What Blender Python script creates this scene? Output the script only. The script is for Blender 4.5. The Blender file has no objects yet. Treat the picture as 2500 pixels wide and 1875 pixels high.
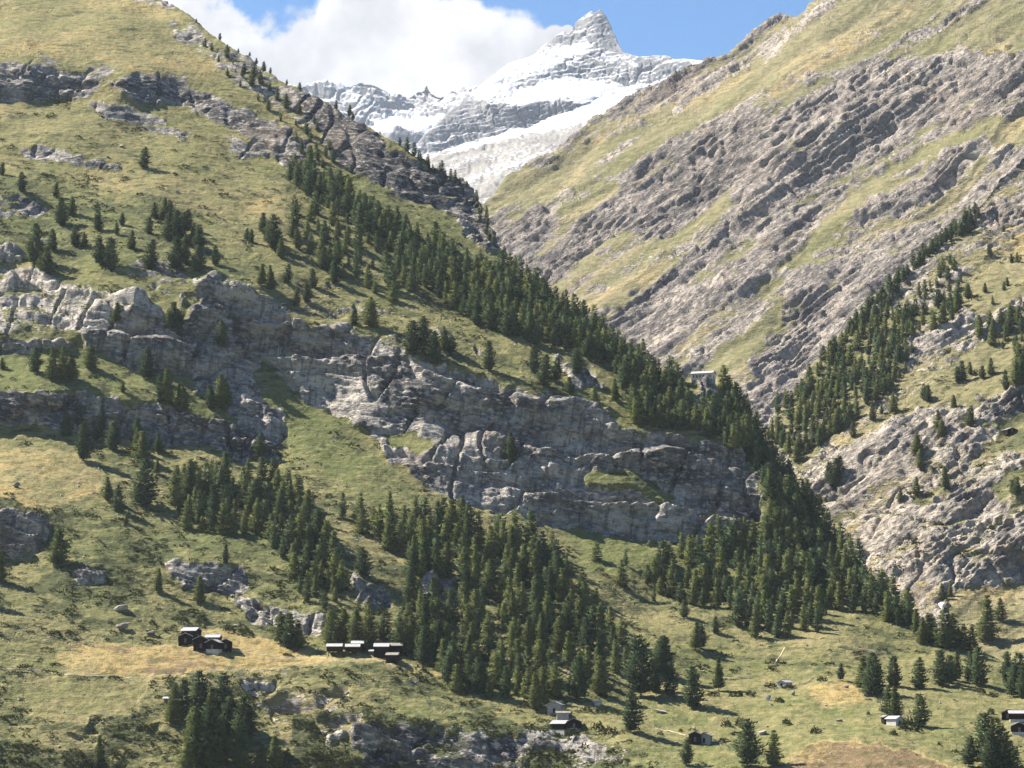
import bpy, math, random
import numpy as np

random.seed(4)
R = math.radians
sc = bpy.context.scene
COL = sc.collection

# ------------------------------------------------------------------ camera, sky, sun, exposure
PW, PH = 2500.0, 1875.0                    # picture units used for laying out the place
F = 1250.0 / math.tan(R(10.0))             # focal length in those units (20 degree lens)
PITCH = R(7.0)
cam = bpy.data.cameras.new('camera')
cam.angle = R(20.0)
cam.clip_start = 1.0
cam.clip_end = 60000.0
cam_o = bpy.data.objects.new('camera', cam)
cam_o.location = (0, 0, 0)
cam_o.rotation_euler = (R(90) + PITCH, 0, 0)
COL.objects.link(cam_o)
sc.camera = cam_o

SUN_EL, SUN_BACK = R(47), R(18)            # sun: from the left, a little behind the hill
to_sun = np.array([-math.cos(SUN_EL) * math.cos(SUN_BACK), math.cos(SUN_EL) * math.sin(SUN_BACK), math.sin(SUN_EL)])
sun = bpy.data.lights.new('sun', 'SUN')
sun.energy = 5.0
sun.angle = R(0.53)
sun.color = (1.0, 0.93, 0.82)
sun_o = bpy.data.objects.new('sun', sun)
from mathutils import Vector
sun_o.rotation_euler = Vector(to_sun).to_track_quat('Z', 'Y').to_euler()
COL.objects.link(sun_o)

world = bpy.data.worlds.new('World')
sc.world = world
world.use_nodes = True

sc.view_settings.view_transform = 'Standard'
sc.view_settings.look = 'None'
sc.view_settings.gamma = 1.0
sc.view_settings.exposure = 1.52
sc.view_settings.use_curve_mapping = False
sc.cycles.max_bounces = 4
sc.cycles.diffuse_bounces = 2
sc.cycles.glossy_bounces = 1
sc.cycles.transmission_bounces = 2
sc.cycles.transparent_max_bounces = 4
sc.cycles.volume_bounces = 0
sc.cycles.use_denoising = True
sc.cycles.denoising_input_passes = 'RGB_ALBEDO_NORMAL'
sc.cycles.denoising_prefilter = 'NONE'


def ray(u, v):
    """direction through a picture point, scaled so that its depth (y) is 1"""
    up = (PH / 2 - np.asarray(v, float)) / F
    dx = (np.asarray(u, float) - PW / 2) / F
    dy = math.cos(PITCH) - up * math.sin(PITCH)
    dz = math.sin(PITCH) + up * math.cos(PITCH)
    return dx / dy, dz / dy


class NT:
    """small helper for shader node trees"""
    def __init__(s, tree):
        s.t = tree
        s.t.nodes.clear()

    def n(s, kind, ins=None, **kw):
        nd = s.t.nodes.new(kind)
        for k, val in kw.items():
            setattr(nd, k, val)
        for k, val in (ins or {}).items():
            if isinstance(val, tuple) and len(val) == 2 and hasattr(val[0], 'outputs'):
                s.t.links.new(val[0].outputs[val[1]], nd.inputs[k])
            elif hasattr(val, 'outputs'):
                s.t.links.new(val.outputs[0], nd.inputs[k])
            else:
                nd.inputs[k].default_value = val
        return nd

    def math(s, op, a, b=0.0, clamp=False):
        return s.n('ShaderNodeMath', {0: a, 1: b}, operation=op, use_clamp=clamp)

    def vmath(s, op, a, b=None):
        ins = {0: a}
        if b is not None:
            ins[1] = b
        return s.n('ShaderNodeVectorMath', ins, operation=op)

    def smooth(s, x, lo, hi, to0=0.0, to1=1.0):
        return s.n('ShaderNodeMapRange', {'Value': x, 'From Min': lo, 'From Max': hi, 'To Min': to0, 'To Max': to1},
                   interpolation_type='SMOOTHSTEP')

    def lin(s, x, lo, hi, to0=0.0, to1=1.0):
        return s.n('ShaderNodeMapRange', {'Value': x, 'From Min': lo, 'From Max': hi, 'To Min': to0, 'To Max': to1})

    def mix(s, fac, a, b, blend='MIX'):
        nd = s.n('ShaderNodeMix', data_type='RGBA', blend_type=blend)
        for k, val in ((0, fac), (6, a), (7, b)):
            if isinstance(val, tuple) and len(val) == 2 and hasattr(val[0], 'outputs'):
                s.t.links.new(val[0].outputs[val[1]], nd.inputs[k])
            elif hasattr(val, 'outputs'):
                o = val.outputs[2] if val.bl_idname == 'ShaderNodeMix' else val.outputs[0]
                s.t.links.new(o, nd.inputs[k])
            else:
                if k and len(val) == 3:
                    val = (*val, 1.0)
                nd.inputs[k].default_value = val
        return nd

    def noise(s, vec, scale, detail=3.0, rough=0.55, **kw):
        return s.n('ShaderNodeTexNoise', {'Vector': vec, 'Scale': scale, 'Detail': detail, 'Roughness': rough}, **kw)


def build_world():
    t = NT(world.node_tree)
    sky = t.n('ShaderNodeTexSky', sky_type='NISHITA')
    sky.sun_disc = False
    sky.sun_elevation = SUN_EL
    sky.sun_rotation = math.atan2(to_sun[0], to_sun[1])
    sky.altitude = 1800.0
    sky.air_density = 1.0
    sky.dust_density = 0.1
    sky.ozone_density = 3.0
    deep = t.n('ShaderNodeHueSaturation', {'Color': sky, 'Saturation': 1.3, 'Value': 1.0})
    skyb = t.n('ShaderNodeBackground', {'Color': deep, 'Strength': 0.055})
    # cumulus: soft round heaps in fixed compass directions, ragged by noise
    tc = t.n('ShaderNodeTexCoord')
    d = t.n('ShaderNodeVectorMath', {0: (tc, 'Generated')}, operation='NORMALIZE')
    wob = t.noise(d, 34.0, 7.0, 0.60)
    wob2 = t.noise(d, 7.0, 3.0, 0.5)
    heaps = [(660, 260, 190), (800, 150, 170), (890, 50, 175), (1000, 170, 225), (1130, 140, 190), (1235, 150, 165),
             (1300, 150, 110), (560, 330, 330), (820, 330, 330), (1100, 330, 300), (1385, 78, 24), (1352, 92, 42), (455, 40, 46),
             (300, 300, 420), (40, -420, 330), (2050, -600, 380), (2900, -250, 420), (-900, -100, 520), (1300, -1250, 520)]
    f = None
    for (u, v, rad) in heaps:
        rx, rz = ray(u, v)
        c = np.array([float(rx), 1.0, float(rz)])
        c /= np.linalg.norm(c)
        dist = t.n('ShaderNodeVectorMath', {0: d, 1: tuple(c)}, operation='DISTANCE')
        b = t.n('ShaderNodeMath', {0: (dist, 'Value'), 1: -F / rad, 2: 1.0}, operation='MULTIPLY_ADD')
        f = b if f is None else t.n('ShaderNodeMath', {0: f, 1: b, 2: 0.18}, operation='SMOOTH_MAX')
    # the rest of the sky: scattered fair-weather cloud
    far = t.noise(d, 3.1, 5.0, 0.6)
    farm = t.lin(far, 0.56, 0.75, -0.6, 0.6)
    ydir = t.n('ShaderNodeSeparateXYZ', {0: d})
    behind = t.lin((ydir, 'Y'), 0.75, 0.4, -1.2, 0.0)
    f = t.math('MAXIMUM', f, t.math('ADD', farm, behind))
    w = t.math('ADD', t.lin(wob, 0.0, 1.0, -0.62, 0.62), t.lin(wob2, 0.0, 1.0, -0.32, 0.32))
    f = t.math('ADD', f, w)
    mask = t.smooth(f, 0.08, 0.26)
    # billow shading painted into the cloud colour: sunward sides bright, lee sides and thick cores greyer
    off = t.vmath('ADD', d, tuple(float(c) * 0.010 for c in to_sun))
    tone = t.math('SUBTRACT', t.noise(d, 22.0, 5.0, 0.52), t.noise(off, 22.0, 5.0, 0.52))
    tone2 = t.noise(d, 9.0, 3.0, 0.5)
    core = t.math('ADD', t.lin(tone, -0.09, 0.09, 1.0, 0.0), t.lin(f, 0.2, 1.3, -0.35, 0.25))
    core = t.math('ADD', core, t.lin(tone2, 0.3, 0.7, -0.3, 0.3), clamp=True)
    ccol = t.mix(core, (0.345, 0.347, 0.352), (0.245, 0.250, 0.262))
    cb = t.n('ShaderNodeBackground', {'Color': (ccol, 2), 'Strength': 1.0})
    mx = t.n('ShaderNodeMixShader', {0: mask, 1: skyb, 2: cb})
    t.n('ShaderNodeOutputWorld', {'Surface': mx})


build_world()

# ------------------------------------------------------------------ noise in numpy
_rs = np.random.RandomState(11)
_perm = _rs.permutation(256).astype(np.int32)
_g = _rs.normal(size=(256, 3))
_g = (_g / np.linalg.norm(_g, axis=1)[:, None]).astype(np.float32)
GX, GY, GZ = _g[:, 0].copy(), _g[:, 1].copy(), _g[:, 2].copy()


def pn(x, y, z, seed=0):
    x = np.asarray(x, np.float32) + seed * 17.13
    y = np.asarray(y, np.float32) + seed * 5.77
    z = np.asarray(z, np.float32) - seed * 9.31
    x, y, z = np.broadcast_arrays(x, y, z)
    xi, yi, zi = np.floor(x), np.floor(y), np.floor(z)
    xf, yf, zf = x - xi, y - yi, z - zi
    xi, yi, zi = xi.astype(np.int32) & 255, yi.astype(np.int32) & 255, zi.astype(np.int32) & 255
    fx = xf * xf * xf * (xf * (xf * 6 - 15) + 10)
    fy = yf * yf * yf * (yf * (yf * 6 - 15) + 10)
    fz = zf * zf * zf * (zf * (zf * 6 - 15) + 10)
    A = [_perm[xi], _perm[(xi + 1) & 255]]
    out = 0
    for a in (0, 1):
        wx = fx if a else 1 - fx
        for b in (0, 1):
            wy = fy if b else 1 - fy
            hb = _perm[(A[a] + yi + b) & 255]
            for c in (0, 1):
                wz = fz if c else 1 - fz
                h = _perm[(hb + zi + c) & 255]
                out = out + wx * wy * wz * (GX[h] * (xf - a) + GY[h] * (yf - b) + GZ[h] * (zf - c))
    return out * 1.5


def fbm(x, y, z, octaves=3, gain=0.5, seed=0):
    a, s, o = 1.0, 1.0, 0
    for k in range(octaves):
        o = o + a * pn(x * s, y * s, z * s, seed + k)
        a *= gain
        s *= 2.03
    return o


def ridged(x, y, z, octaves=3, gain=0.5, seed=0):
    a, s, o = 1.0, 1.0, 0
    for k in range(octaves):
        o = o + a * (1 - 2 * np.abs(pn(x * s, y * s, z * s, seed + k)))
        a *= gain
        s *= 2.07
    return o


def sstep(x, lo, hi):
    t = np.clip((x - lo) / (hi - lo), 0, 1)
    return t * t * (3 - 2 * t)


def poly_mask(U, V, poly):
    p = np.array(poly, float)
    m = np.zeros(U.shape, bool)
    bb = (U >= p[:, 0].min()) & (U <= p[:, 0].max()) & (V >= p[:, 1].min()) & (V <= p[:, 1].max())
    if not bb.any():
        return m
    x, y = U[bb], V[bb]
    ins = np.zeros(x.shape, bool)
    q = np.roll(p, -1, axis=0)
    for (x0, y0), (x1, y1) in zip(p, q):
        if y0 == y1:
            continue
        c = ((y0 > y) != (y1 > y)) & (x < (x1 - x0) * (y - y0) / (y1 - y0) + x0)
        ins ^= c
    m[bb] = ins
    return m


def blur(a, n):
    """box blur by 2n+1 along both axes"""
    if n < 1:
        return a
    for ax in (0, 1):
        p = np.concatenate([np.repeat(np.take(a, [0], ax), n + 1, ax), a, np.repeat(np.take(a, [-1], ax), n, ax)], ax)
        c = np.cumsum(p, axis=ax, dtype=np.float64)
        m = a.shape[ax]
        a = (np.take(c, np.arange(2 * n + 1, 2 * n + 1 + m), ax) - np.take(c, np.arange(0, m), ax)) / (2 * n + 1)
    return a


def bil(a, fi, fj):
    """bilinear lookup a[j, i]"""
    nj, ni = a.shape[:2]
    fi = np.clip(fi, 0, ni - 1.001)
    fj = np.clip(fj, 0, nj - 1.001)
    i, j = np.floor(fi).astype(int), np.floor(fj).astype(int)
    a0, b0 = fi - i, fj - j
    if a.ndim == 3:
        a0, b0 = a0[..., None], b0[..., None]
    return (a[j, i] * (1 - a0) + a[j, i + 1] * a0) * (1 - b0) + (a[j + 1, i] * (1 - a0) + a[j + 1, i + 1] * a0) * b0


class Sheet:
    """A hillside: a surface whose steepness and aspect are given by region, solved for its true distances."""
    CELL = 8.0

    def __init__(s, u0, u1, vb, vt, step, ridge, default, regions, anchors, soft=2, back=(14, 3.0, 0.8), jag=2.0, lumps=(6, 14)):
        s.u0, s.vb, s.step = u0, vb, step
        C = s.CELL
        cu = np.arange(u0 - C, u1 + 2 * C, C)
        cv = np.arange(vb + C, vt - 2 * C, -C)
        CU, CV = np.meshgrid(cu, cv)
        sl = np.full(CU.shape, float(default[0]))
        az = np.full(CU.shape, float(default[1]))
        for reg in regions:
            poly, ss, aa = reg[:3]
            if ss is None:
                continue
            m = poly_mask(CU, CV, poly)
            sl[m] = ss
            az[m] = aa
        sl, az = blur(sl, soft), blur(az, soft + 1)
        nz1 = fbm(CU / 130, CV / 130, 0 * CU, 3, 0.55, 31 + int(u0))
        nz2 = fbm(CU / 130, CV / 130, 0 * CU + 7.7, 3, 0.55, 57 + int(u0))
        sl = np.clip(sl + lumps[0] * nz1, 6, 88)
        az = az + lumps[1] * nz2
        S, A = np.radians(sl), np.radians(az)
        nx, ny, nz = np.sin(S) * np.sin(A), -np.sin(S) * np.cos(A), np.cos(S)

        def logd(u, v):
            rx, rz = ray(u, v)
            return rx, rz
        e = 0.5
        rx, rz = ray(CU, CV)
        rxu, rzu = ray(CU + e, CV)
        rxd, rzd = ray(CU - e, CV)
        rxU, rzU = ray(CU, CV - e)
        rxD, rzD = ray(CU, CV + e)
        den = np.minimum(nx * rx + ny + nz * rz, -0.07)
        gu = -(nx * (rxu - rxd) + nz * (rzu - rzd)) / den * C
        gv = -(nx * (rxU - rxD) + nz * (rzU - rzD)) / den * C      # per row upward
        nj, ni = CU.shape
        Gu = 0.5 * (gu[:, 1:] + gu[:, :-1])
        Gv = 0.5 * (gv[1:] + gv[:-1])
        AW = np.zeros(CU.shape)
        AL = np.zeros(CU.shape)
        for (u, v, D, w) in anchors:
            i = int(round((u - cu[0]) / C))
            j = int(round((cv[0] - v) / C))
            AW[j, i] = w
            AL[j, i] = math.log(D)
        wu, wv = 0.55, 1.0

        def op(L):
            o = AW * L
            d = wu * (L[:, 1:] - L[:, :-1])
            o[:, 1:] += d
            o[:, :-1] -= d
            d = wv * (L[1:] - L[:-1])
            o[1:] += d
            o[:-1] -= d
            return o
        b = AW * AL
        b[:, 1:] += wu * Gu
        b[:, :-1] -= wu * Gu
        b[1:] += wv * Gv
        b[:-1] -= wv * Gv
        L = np.full(CU.shape, math.log(anchors[0][2]))
        L += np.concatenate([np.zeros((1, ni)), np.cumsum(Gv, 0)], 0).mean(1)[:, None]
        r = b - op(L)
        p = r.copy()
        rr = (r * r).sum()
        for it in range(900):
            q = op(p)
            al = rr / (p * q).sum()
            L += al * p
            r -= al * q
            r2 = (r * r).sum()
            if r2 < 1e-9:
                break
            p = r + (r2 / rr) * p
            rr = r2
        # fine grid
        U = np.arange(u0, u1 + 0.1, step)
        nrow = int((vb - vt) / step) + 1
        V = vb - step * np.arange(nrow)
        UU, VV = np.meshgrid(U, V)
        Lf = bil(L, (UU - cu[0]) / C, (cv[0] - VV) / C)
        for _ in range(2):
            Lf = blur(Lf, int(round(C / step * 0.75)))
        rp = np.array(ridge, float)
        vr = np.interp(U, rp[:, 0], rp[:, 1]) + jag * (fbm(U / 37, 0 * U, 0 * U + 3.3, 4, 0.6, 5)).astype(float)
        vr = np.maximum(vr, vt + step)
        Vc = np.maximum(VV, vr[None, :])
        fj = (vb - Vc) / step
        j0 = np.clip(np.floor(fj).astype(int), 0, nrow - 2)
        w = fj - j0
        ii = np.arange(len(U))[None, :]
        Lc = Lf[j0, ii] * (1 - w) + Lf[j0 + 1, ii] * w
        jr = np.ceil((vb - vr) / step - 1e-6).astype(int)
        K = np.arange(nrow)[:, None] - jr[None, :]
        kb, bs, bdrop = back
        Kc = np.clip(K, 0, kb).astype(float)
        D = np.exp(Lc)
        rx, rz = ray(UU, Vc)
        g = bs * Kc ** 1.35
        s.P = np.stack([D * rx, D + g, D * rz - bdrop * g * np.clip(Kc / 3, 0.25, 1)], -1)
        s.K, s.kb = K, kb
        s.UU, s.VV, s.Vc = UU, VV, Vc
        s.regions = regions
        top = max(int(jr.max()) + kb + 1, 2)
        if top < nrow:
            for nm in ('P', 'K', 'UU', 'VV', 'Vc'):
                setattr(s, nm, getattr(s, nm)[:top])
        s.vr, s.U = vr, U

    def normals(s):
        P = s.P
        du = np.gradient(P, axis=1)
        dv = np.gradient(P, axis=0)
        n = np.cross(du, dv)
        n /= np.linalg.norm(n, axis=2)[..., None] + 1e-9
        flip = (n * P).sum(2) > 0
        flip &= s.K < 0
        n[flip] *= -1
        return n

    def mask(s, idx, default, warp=9.0):
        """fine mask from the regions, edges roughened"""
        UU, VV = s.UU, s.Vc
        wu = warp * (pn(UU / 34, VV / 34, 0 * UU, 1) + 0.6 * pn(UU / 13, VV / 13, 0 * UU, 2) + 0.35 * pn(UU / 5.5, VV / 5.5, 0 * UU, 12)) * 1.6
        wv = warp * (pn(UU / 34, VV / 34, 0 * UU, 3) + 0.6 * pn(UU / 13, VV / 13, 0 * UU, 4) + 0.35 * pn(UU / 5.5, VV / 5.5, 0 * UU, 14)) * 1.3
        A, B = UU + wu, VV + wv
        m = np.full(UU.shape, float(default))
        warp_k = warp
        for reg in s.regions:
            if reg[idx] is None:
                continue
            m[poly_mask(A, B, reg[0])] = reg[idx]
        return blur(m, 1)

    def at(s, u, v):
        fi = (np.asarray(u, float) - s.u0) / s.step
        fj = (s.vb - np.asarray(v, float)) / s.step
        return bil(s.P, fi, fj)

    def mesh(s, name, mat, attrs):
        nj, ni = s.K.shape
        ok = s.K <= s.kb
        idx = np.full((nj, ni), -1, np.int64)
        idx[ok] = np.arange(ok.sum())
        q = np.stack([idx[:-1, :-1], idx[:-1, 1:], idx[1:, 1:], idx[1:, :-1]], -1).reshape(-1, 4)
        q = q[(q >= 0).all(1)]
        me = bpy.data.meshes.new(name)
        P = s.P[ok].astype(np.float32)
        fill_mesh(me, P, q)
        for k, a in attrs.items():
            if a.ndim == 3:
                at = me.attributes.new(k, 'FLOAT_COLOR', 'POINT')
                at.data.foreach_set('color', a[ok].astype(np.float32).ravel())
            else:
                at = me.attributes.new(k, 'FLOAT', 'POINT')
                at.data.foreach_set('value', a[ok].astype(np.float32).ravel())
        me.materials.append(mat)
        o = bpy.data.objects.new(name, me)
        COL.objects.link(o)
        o['kind'] = 'structure'
        return o


def fill_mesh(me, P, faces, smooth=True):
    n = faces.shape[1]
    me.vertices.add(len(P))
    me.vertices.foreach_set('co', np.ascontiguousarray(P, np.float32).ravel())
    me.loops.add(faces.size)
    me.loops.foreach_set('vertex_index', faces.astype(np.int32).ravel())
    me.polygons.add(len(faces))
    me.polygons.foreach_set('loop_start', np.arange(0, faces.size, n, dtype=np.int32))
    me.update(calc_edges=True)
    me.polygons.foreach_set('use_smooth', np.full(len(faces), smooth))
    me.update()


def terr(n, steps):
    q = n * steps
    f = np.floor(q)
    return (f + sstep(q - f, 0.36, 0.64)) / steps


def strata(P, dip, rock, seed=0, k=1.0, aniso=1.0, rough=1.0, bulge=1.0, bed=1.0):
    """bedded rock: layers that stand out and step back, cracks, lumps.  Metres, along the surface normal."""
    x, y, z = (P[..., i].astype(np.float32) for i in range(3))
    c, s_ = math.cos(dip), math.sin(dip)
    a = (c * x + s_ * z) / aniso
    b = -s_ * x + c * z
    warp = 7 * k * fbm(x / (55 * k), y / (55 * k), z / (55 * k), 3, 0.5, seed + 3)
    d = 0
    for lam, amp, sd in ((23, 6.0, 0), (8.5, 2.7, 5), (3.1, 0.9, 9)):
        lam *= k
        amp *= k
        ph = (b + warp + 0.45 * lam * pn(a / (4.5 * lam), y / (4.5 * lam), b / (1.6 * lam), seed + sd)) / lam
        saw = ph - np.floor(ph)
        saw = np.where(saw < 0.82, saw / 0.82, (1 - saw) / 0.18)
        m = 0.15 + 1.15 * sstep(pn(a / (5 * lam), y / (5 * lam), b / (2.2 * lam), seed + sd + 1), -0.22, 0.28)
        d = d + amp * m * (saw - 0.5)
    big = 5.5 * k * fbm(a / (60 * k), y / (60 * k), b / (34 * k), 3, 0.5, seed + 20)
    # joint faces: flat facets turned left and right of the bedding
    q = (a + 0.5 * y + 9 * k * pn(a / (40 * k), y / (40 * k), b / (25 * k), seed + 30)) / (26 * k)
    tri = np.abs(2 * (q - np.floor(q)) - 1)
    q2 = (a - 0.3 * y + 0.2 * b + 4 * k * pn(a / (18 * k), y / (18 * k), b / (12 * k), seed + 31)) / (7.5 * k)
    tri2 = np.abs(2 * (q2 - np.floor(q2)) - 1)
    joint = 5.0 * k * (tri - 0.5) * sstep(pn(a / (60 * k), y / (60 * k), b / (40 * k), seed + 33), -0.2, 0.35) + 1.5 * k * (tri2 - 0.5) * sstep(pn(a / (22 * k), y / (22 * k), b / (14 * k), seed + 34), -0.15, 0.3)
    big = big + joint
    crack = -3.4 * k * sstep(1 - np.abs(pn(a / (19 * k), y / (30 * k), b / (50 * k), seed + 40)) * 9.0, 0.0, 1.0)
    crack2 = 0
    bm_ = 0.3 + sstep(pn(a / (30 * k), y / (30 * k), b / (16 * k), seed + 44), -0.2, 0.3)
    blocks = bm_ * (1.3 * k * terr(fbm(a / (9.0 * k), y / (7.0 * k), b / (3.6 * k), 2, 0.6, seed + 45), 2.6) + 0.55 * k * terr(fbm(a / (3.0 * k), y / (2.6 * k), b / (1.3 * k), 2, 0.6, seed + 48), 2.2))
    return rock * (d * bed + bulge * big + crack + crack2 + blocks * rough)


def sod(P, rough, seed=0, k=1.0):
    """grass slope: swells, hummocks, tread marks"""
    x, y, z = (P[..., i].astype(np.float32) for i in range(3))
    d = 1.5 * k * fbm(x / (38 * k), y / (38 * k), z / (38 * k), 3, 0.5, seed + 60)
    d = d + rough * k * (0.30 * terr(fbm(x / (9 * k), y / (9 * k), z / (2.6 * k), 2, 0.6, seed + 70), 3.0) + 0.35 * fbm(x / (5.5 * k), y / (5.5 * k), z / (4 * k), 2, 0.6, seed + 64) + 0.26 * fbm(x / (2.4 * k), y / (2.4 * k), z / (1.3 * k), 2, 0.65, seed + 67))
    return d


# ------------------------------------------------------------------ ground materials
def land_material(name, k, dip, green, dry, brown, heathc, rocks, bump=0.5):
    m = bpy.data.materials.new(name)
    m.use_nodes = True
    t = NT(m.node_tree)
    geo = t.n('ShaderNodeNewGeometry')
    pos = (geo, 'Position')
    at = t.n('ShaderNodeAttribute', attribute_name='cover')
    sep = t.n('ShaderNodeSeparateColor', {0: (at, 'Color')})
    rock, dryf, heath, pale = (sep, 0), (sep, 1), (sep, 2), (at, 'Alpha')
    n_big = t.noise(pos, 0.017 / k, 4.0, 0.55)
    gpos = t.vmath('MULTIPLY', pos, (0.55, 0.55, 1.7))
    n_mid = t.noise(gpos, 0.15 / k, 4.0, 0.62)
    n_fine = t.noise(gpos, 0.85 / k, 3.0, 0.65)
    n_grain = t.noise(pos, 2.6 / k, 1.0, 0.6)
    # grass
    f = t.math('ADD', dryf, t.lin(n_big, 0.28, 0.72, -0.42, 0.42))
    f = t.math('ADD', f, t.lin(n_mid, 0.25, 0.75, -0.26, 0.26))
    f = t.math('ADD', f, t.lin(n_fine, 0.25, 0.75, -0.20, 0.20))
    g = t.mix(t.lin(f, 0.0, 1.0), green, dry)
    g = t.mix(t.smooth(f, 0.78, 1.08), g, (dry[0] * 1.28, dry[1] * 1.16, dry[2] * 0.98))
    g = t.mix(t.smooth(f, 1.12, 1.4), g, brown)
    # thin worn spots of earth and pale stones in the grass
    worn = t.smooth(t.math('ADD', n_fine, t.lin(n_mid, 0.0, 1.0, -0.12, 0.12)), 0.60, 0.72, 0.0, 0.55)
    g = t.mix(worn, g, tuple(c * 1.35 + 0.03 for c in dry))
    g = t.mix(t.lin(n_grain, 0.3, 0.7, 0.0, 0.35), g, tuple(c * 0.45 for c in green))
    n_tuft = t.noise(gpos, 0.36 / k, 3.0, 0.6)
    g = t.mix(t.smooth(n_tuft, 0.50, 0.64, 0.0, 0.62), g, tuple(c * 0.62 for c in (green[0] * 0.95, green[1], green[2])))
    g = t.mix(t.smooth(n_tuft, 0.44, 0.34, 0.0, 0.35), g, tuple(c * 1.25 for c in dry))
    # heath: low juniper and alpenrose mats
    hz = t.math('ADD', t.math('MULTIPLY', heath, 1.0), t.lin(n_mid, 0.2, 0.8, -0.55, 0.55))
    hz = t.math('ADD', hz, t.lin(n_fine, 0.2, 0.8, -0.28, 0.28))
    hcol = t.mix(t.lin(n_fine, 0.3, 0.7), heathc, tuple(c * 1.9 + 0.01 for c in heathc))
    g = t.mix(t.smooth(hz, 0.42, 0.62, 0.0, 0.92), g, hcol)
    # rock
    mp = t.n('ShaderNodeMapping', {'Vector': pos, 'Rotation': (0, dip, 0)})
    sc1 = t.vmath('MULTIPLY', mp, (0.55, 0.6, 1.35))
    r1 = t.noise(sc1, 0.10 / k, 5.0, 0.62)
    r2 = t.noise(sc1, 0.55 / k, 4.0, 0.6)
    streak = t.noise(t.vmath('MULTIPLY', mp, (1.8, 1.0, 0.22)), 0.22 / k, 4.0, 0.6)
    rr = t.n('ShaderNodeValToRGB', {0: t.math('ADD', r1, t.lin(pale, -0.9, 1.2, -0.325, 0.20))})
    el = rr.color_ramp.elements
    el[0].position, el[0].color = 0.33, (*rocks[0], 1)
    el[1].position, el[1].color = 0.70, (*rocks[3], 1)
    for p_, c_ in ((0.45, rocks[1]), (0.57, rocks[2])):
        e = el.new(p_)
        e.color = (*c_, 1)
    rc = t.mix(t.smooth(r2, 0.50, 0.66, 0.0, 0.8), rr, rocks[3])
    rc = t.mix(t.smooth(r2, 0.46, 0.34, 0.0, 0.7), rc, rocks[0])
    rc = t.mix(t.smooth(streak, 0.50, 0.62, 0.0, 0.6), rc, rocks[0])
    rc = t.mix(t.smooth(streak, 0.44, 0.34, 0.0, 0.4), rc, rocks[4])
    rc = t.mix(t.smooth(n_big, 0.56, 0.70, 0.0, 0.55), rc, rocks[4])
    rc = t.mix(t.smooth(n_fine, 0.60, 0.72, 0.0, 0.4), rc, tuple(min(1, c * 1.5) for c in rocks[3]))
    rf = t.math('ADD', rock, t.lin(n_mid, 0.2, 0.8, -0.22, 0.22))
    rf = t.math('ADD', rf, t.lin(n_fine, 0.2, 0.8, -0.26, 0.26))
    col = t.mix(t.smooth(rf, 0.44, 0.54), g, rc)
    bh = t.math('ADD', t.math('MULTIPLY', n_fine, 1.0), t.math('MULTIPLY', n_grain, 0.45))
    bh = t.math('ADD', bh, t.math('MULTIPLY', t.math('MULTIPLY', r2, rock), 2.4))
    bp = t.n('ShaderNodeBump', {'Height': bh, 'Strength': bump, 'Distance': 0.9 * k})
    bs = t.n('ShaderNodeBsdfPrincipled', {'Base Color': (col, 2), 'Roughness': 0.95, 'Normal': bp})
    bs.inputs['Specular IOR Level'].default_value = 0.12
    t.n('ShaderNodeOutputMaterial', {'Surface': bs})
    return m


MAT_HILL = land_material('alpine_turf_and_gneiss', 1.0, R(-8), (0.130, 0.144, 0.050), (0.288, 0.234, 0.114), (0.185, 0.125, 0.072),
                         (0.042, 0.048, 0.018),
                         [(0.060, 0.058, 0.060), (0.170, 0.161, 0.154), (0.315, 0.288, 0.254), (0.500, 0.448, 0.380), (0.255, 0.202, 0.152)], 0.95)
MAT_FAR = land_material('far_slope_turf_and_schist', 2.0, R(38), (0.158, 0.152, 0.068), (0.262, 0.222, 0.128), (0.21, 0.165, 0.10),
                        (0.085, 0.088, 0.045),
                        [(0.095, 0.085, 0.080), (0.180, 0.159, 0.142), (0.265, 0.231, 0.198), (0.395, 0.345, 0.288), (0.220, 0.172, 0.140)], 1.0)
MAT_SPUR = land_material('spur_turf_and_schist', 1.4, R(33), (0.135, 0.136, 0.056), (0.275, 0.232, 0.130), (0.21, 0.165, 0.10),
                         (0.060, 0.064, 0.028),
                         [(0.095, 0.087, 0.081), (0.195, 0.174, 0.154), (0.305, 0.268, 0.226), (0.460, 0.405, 0.335), (0.250, 0.198, 0.155)], 1.0)

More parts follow.
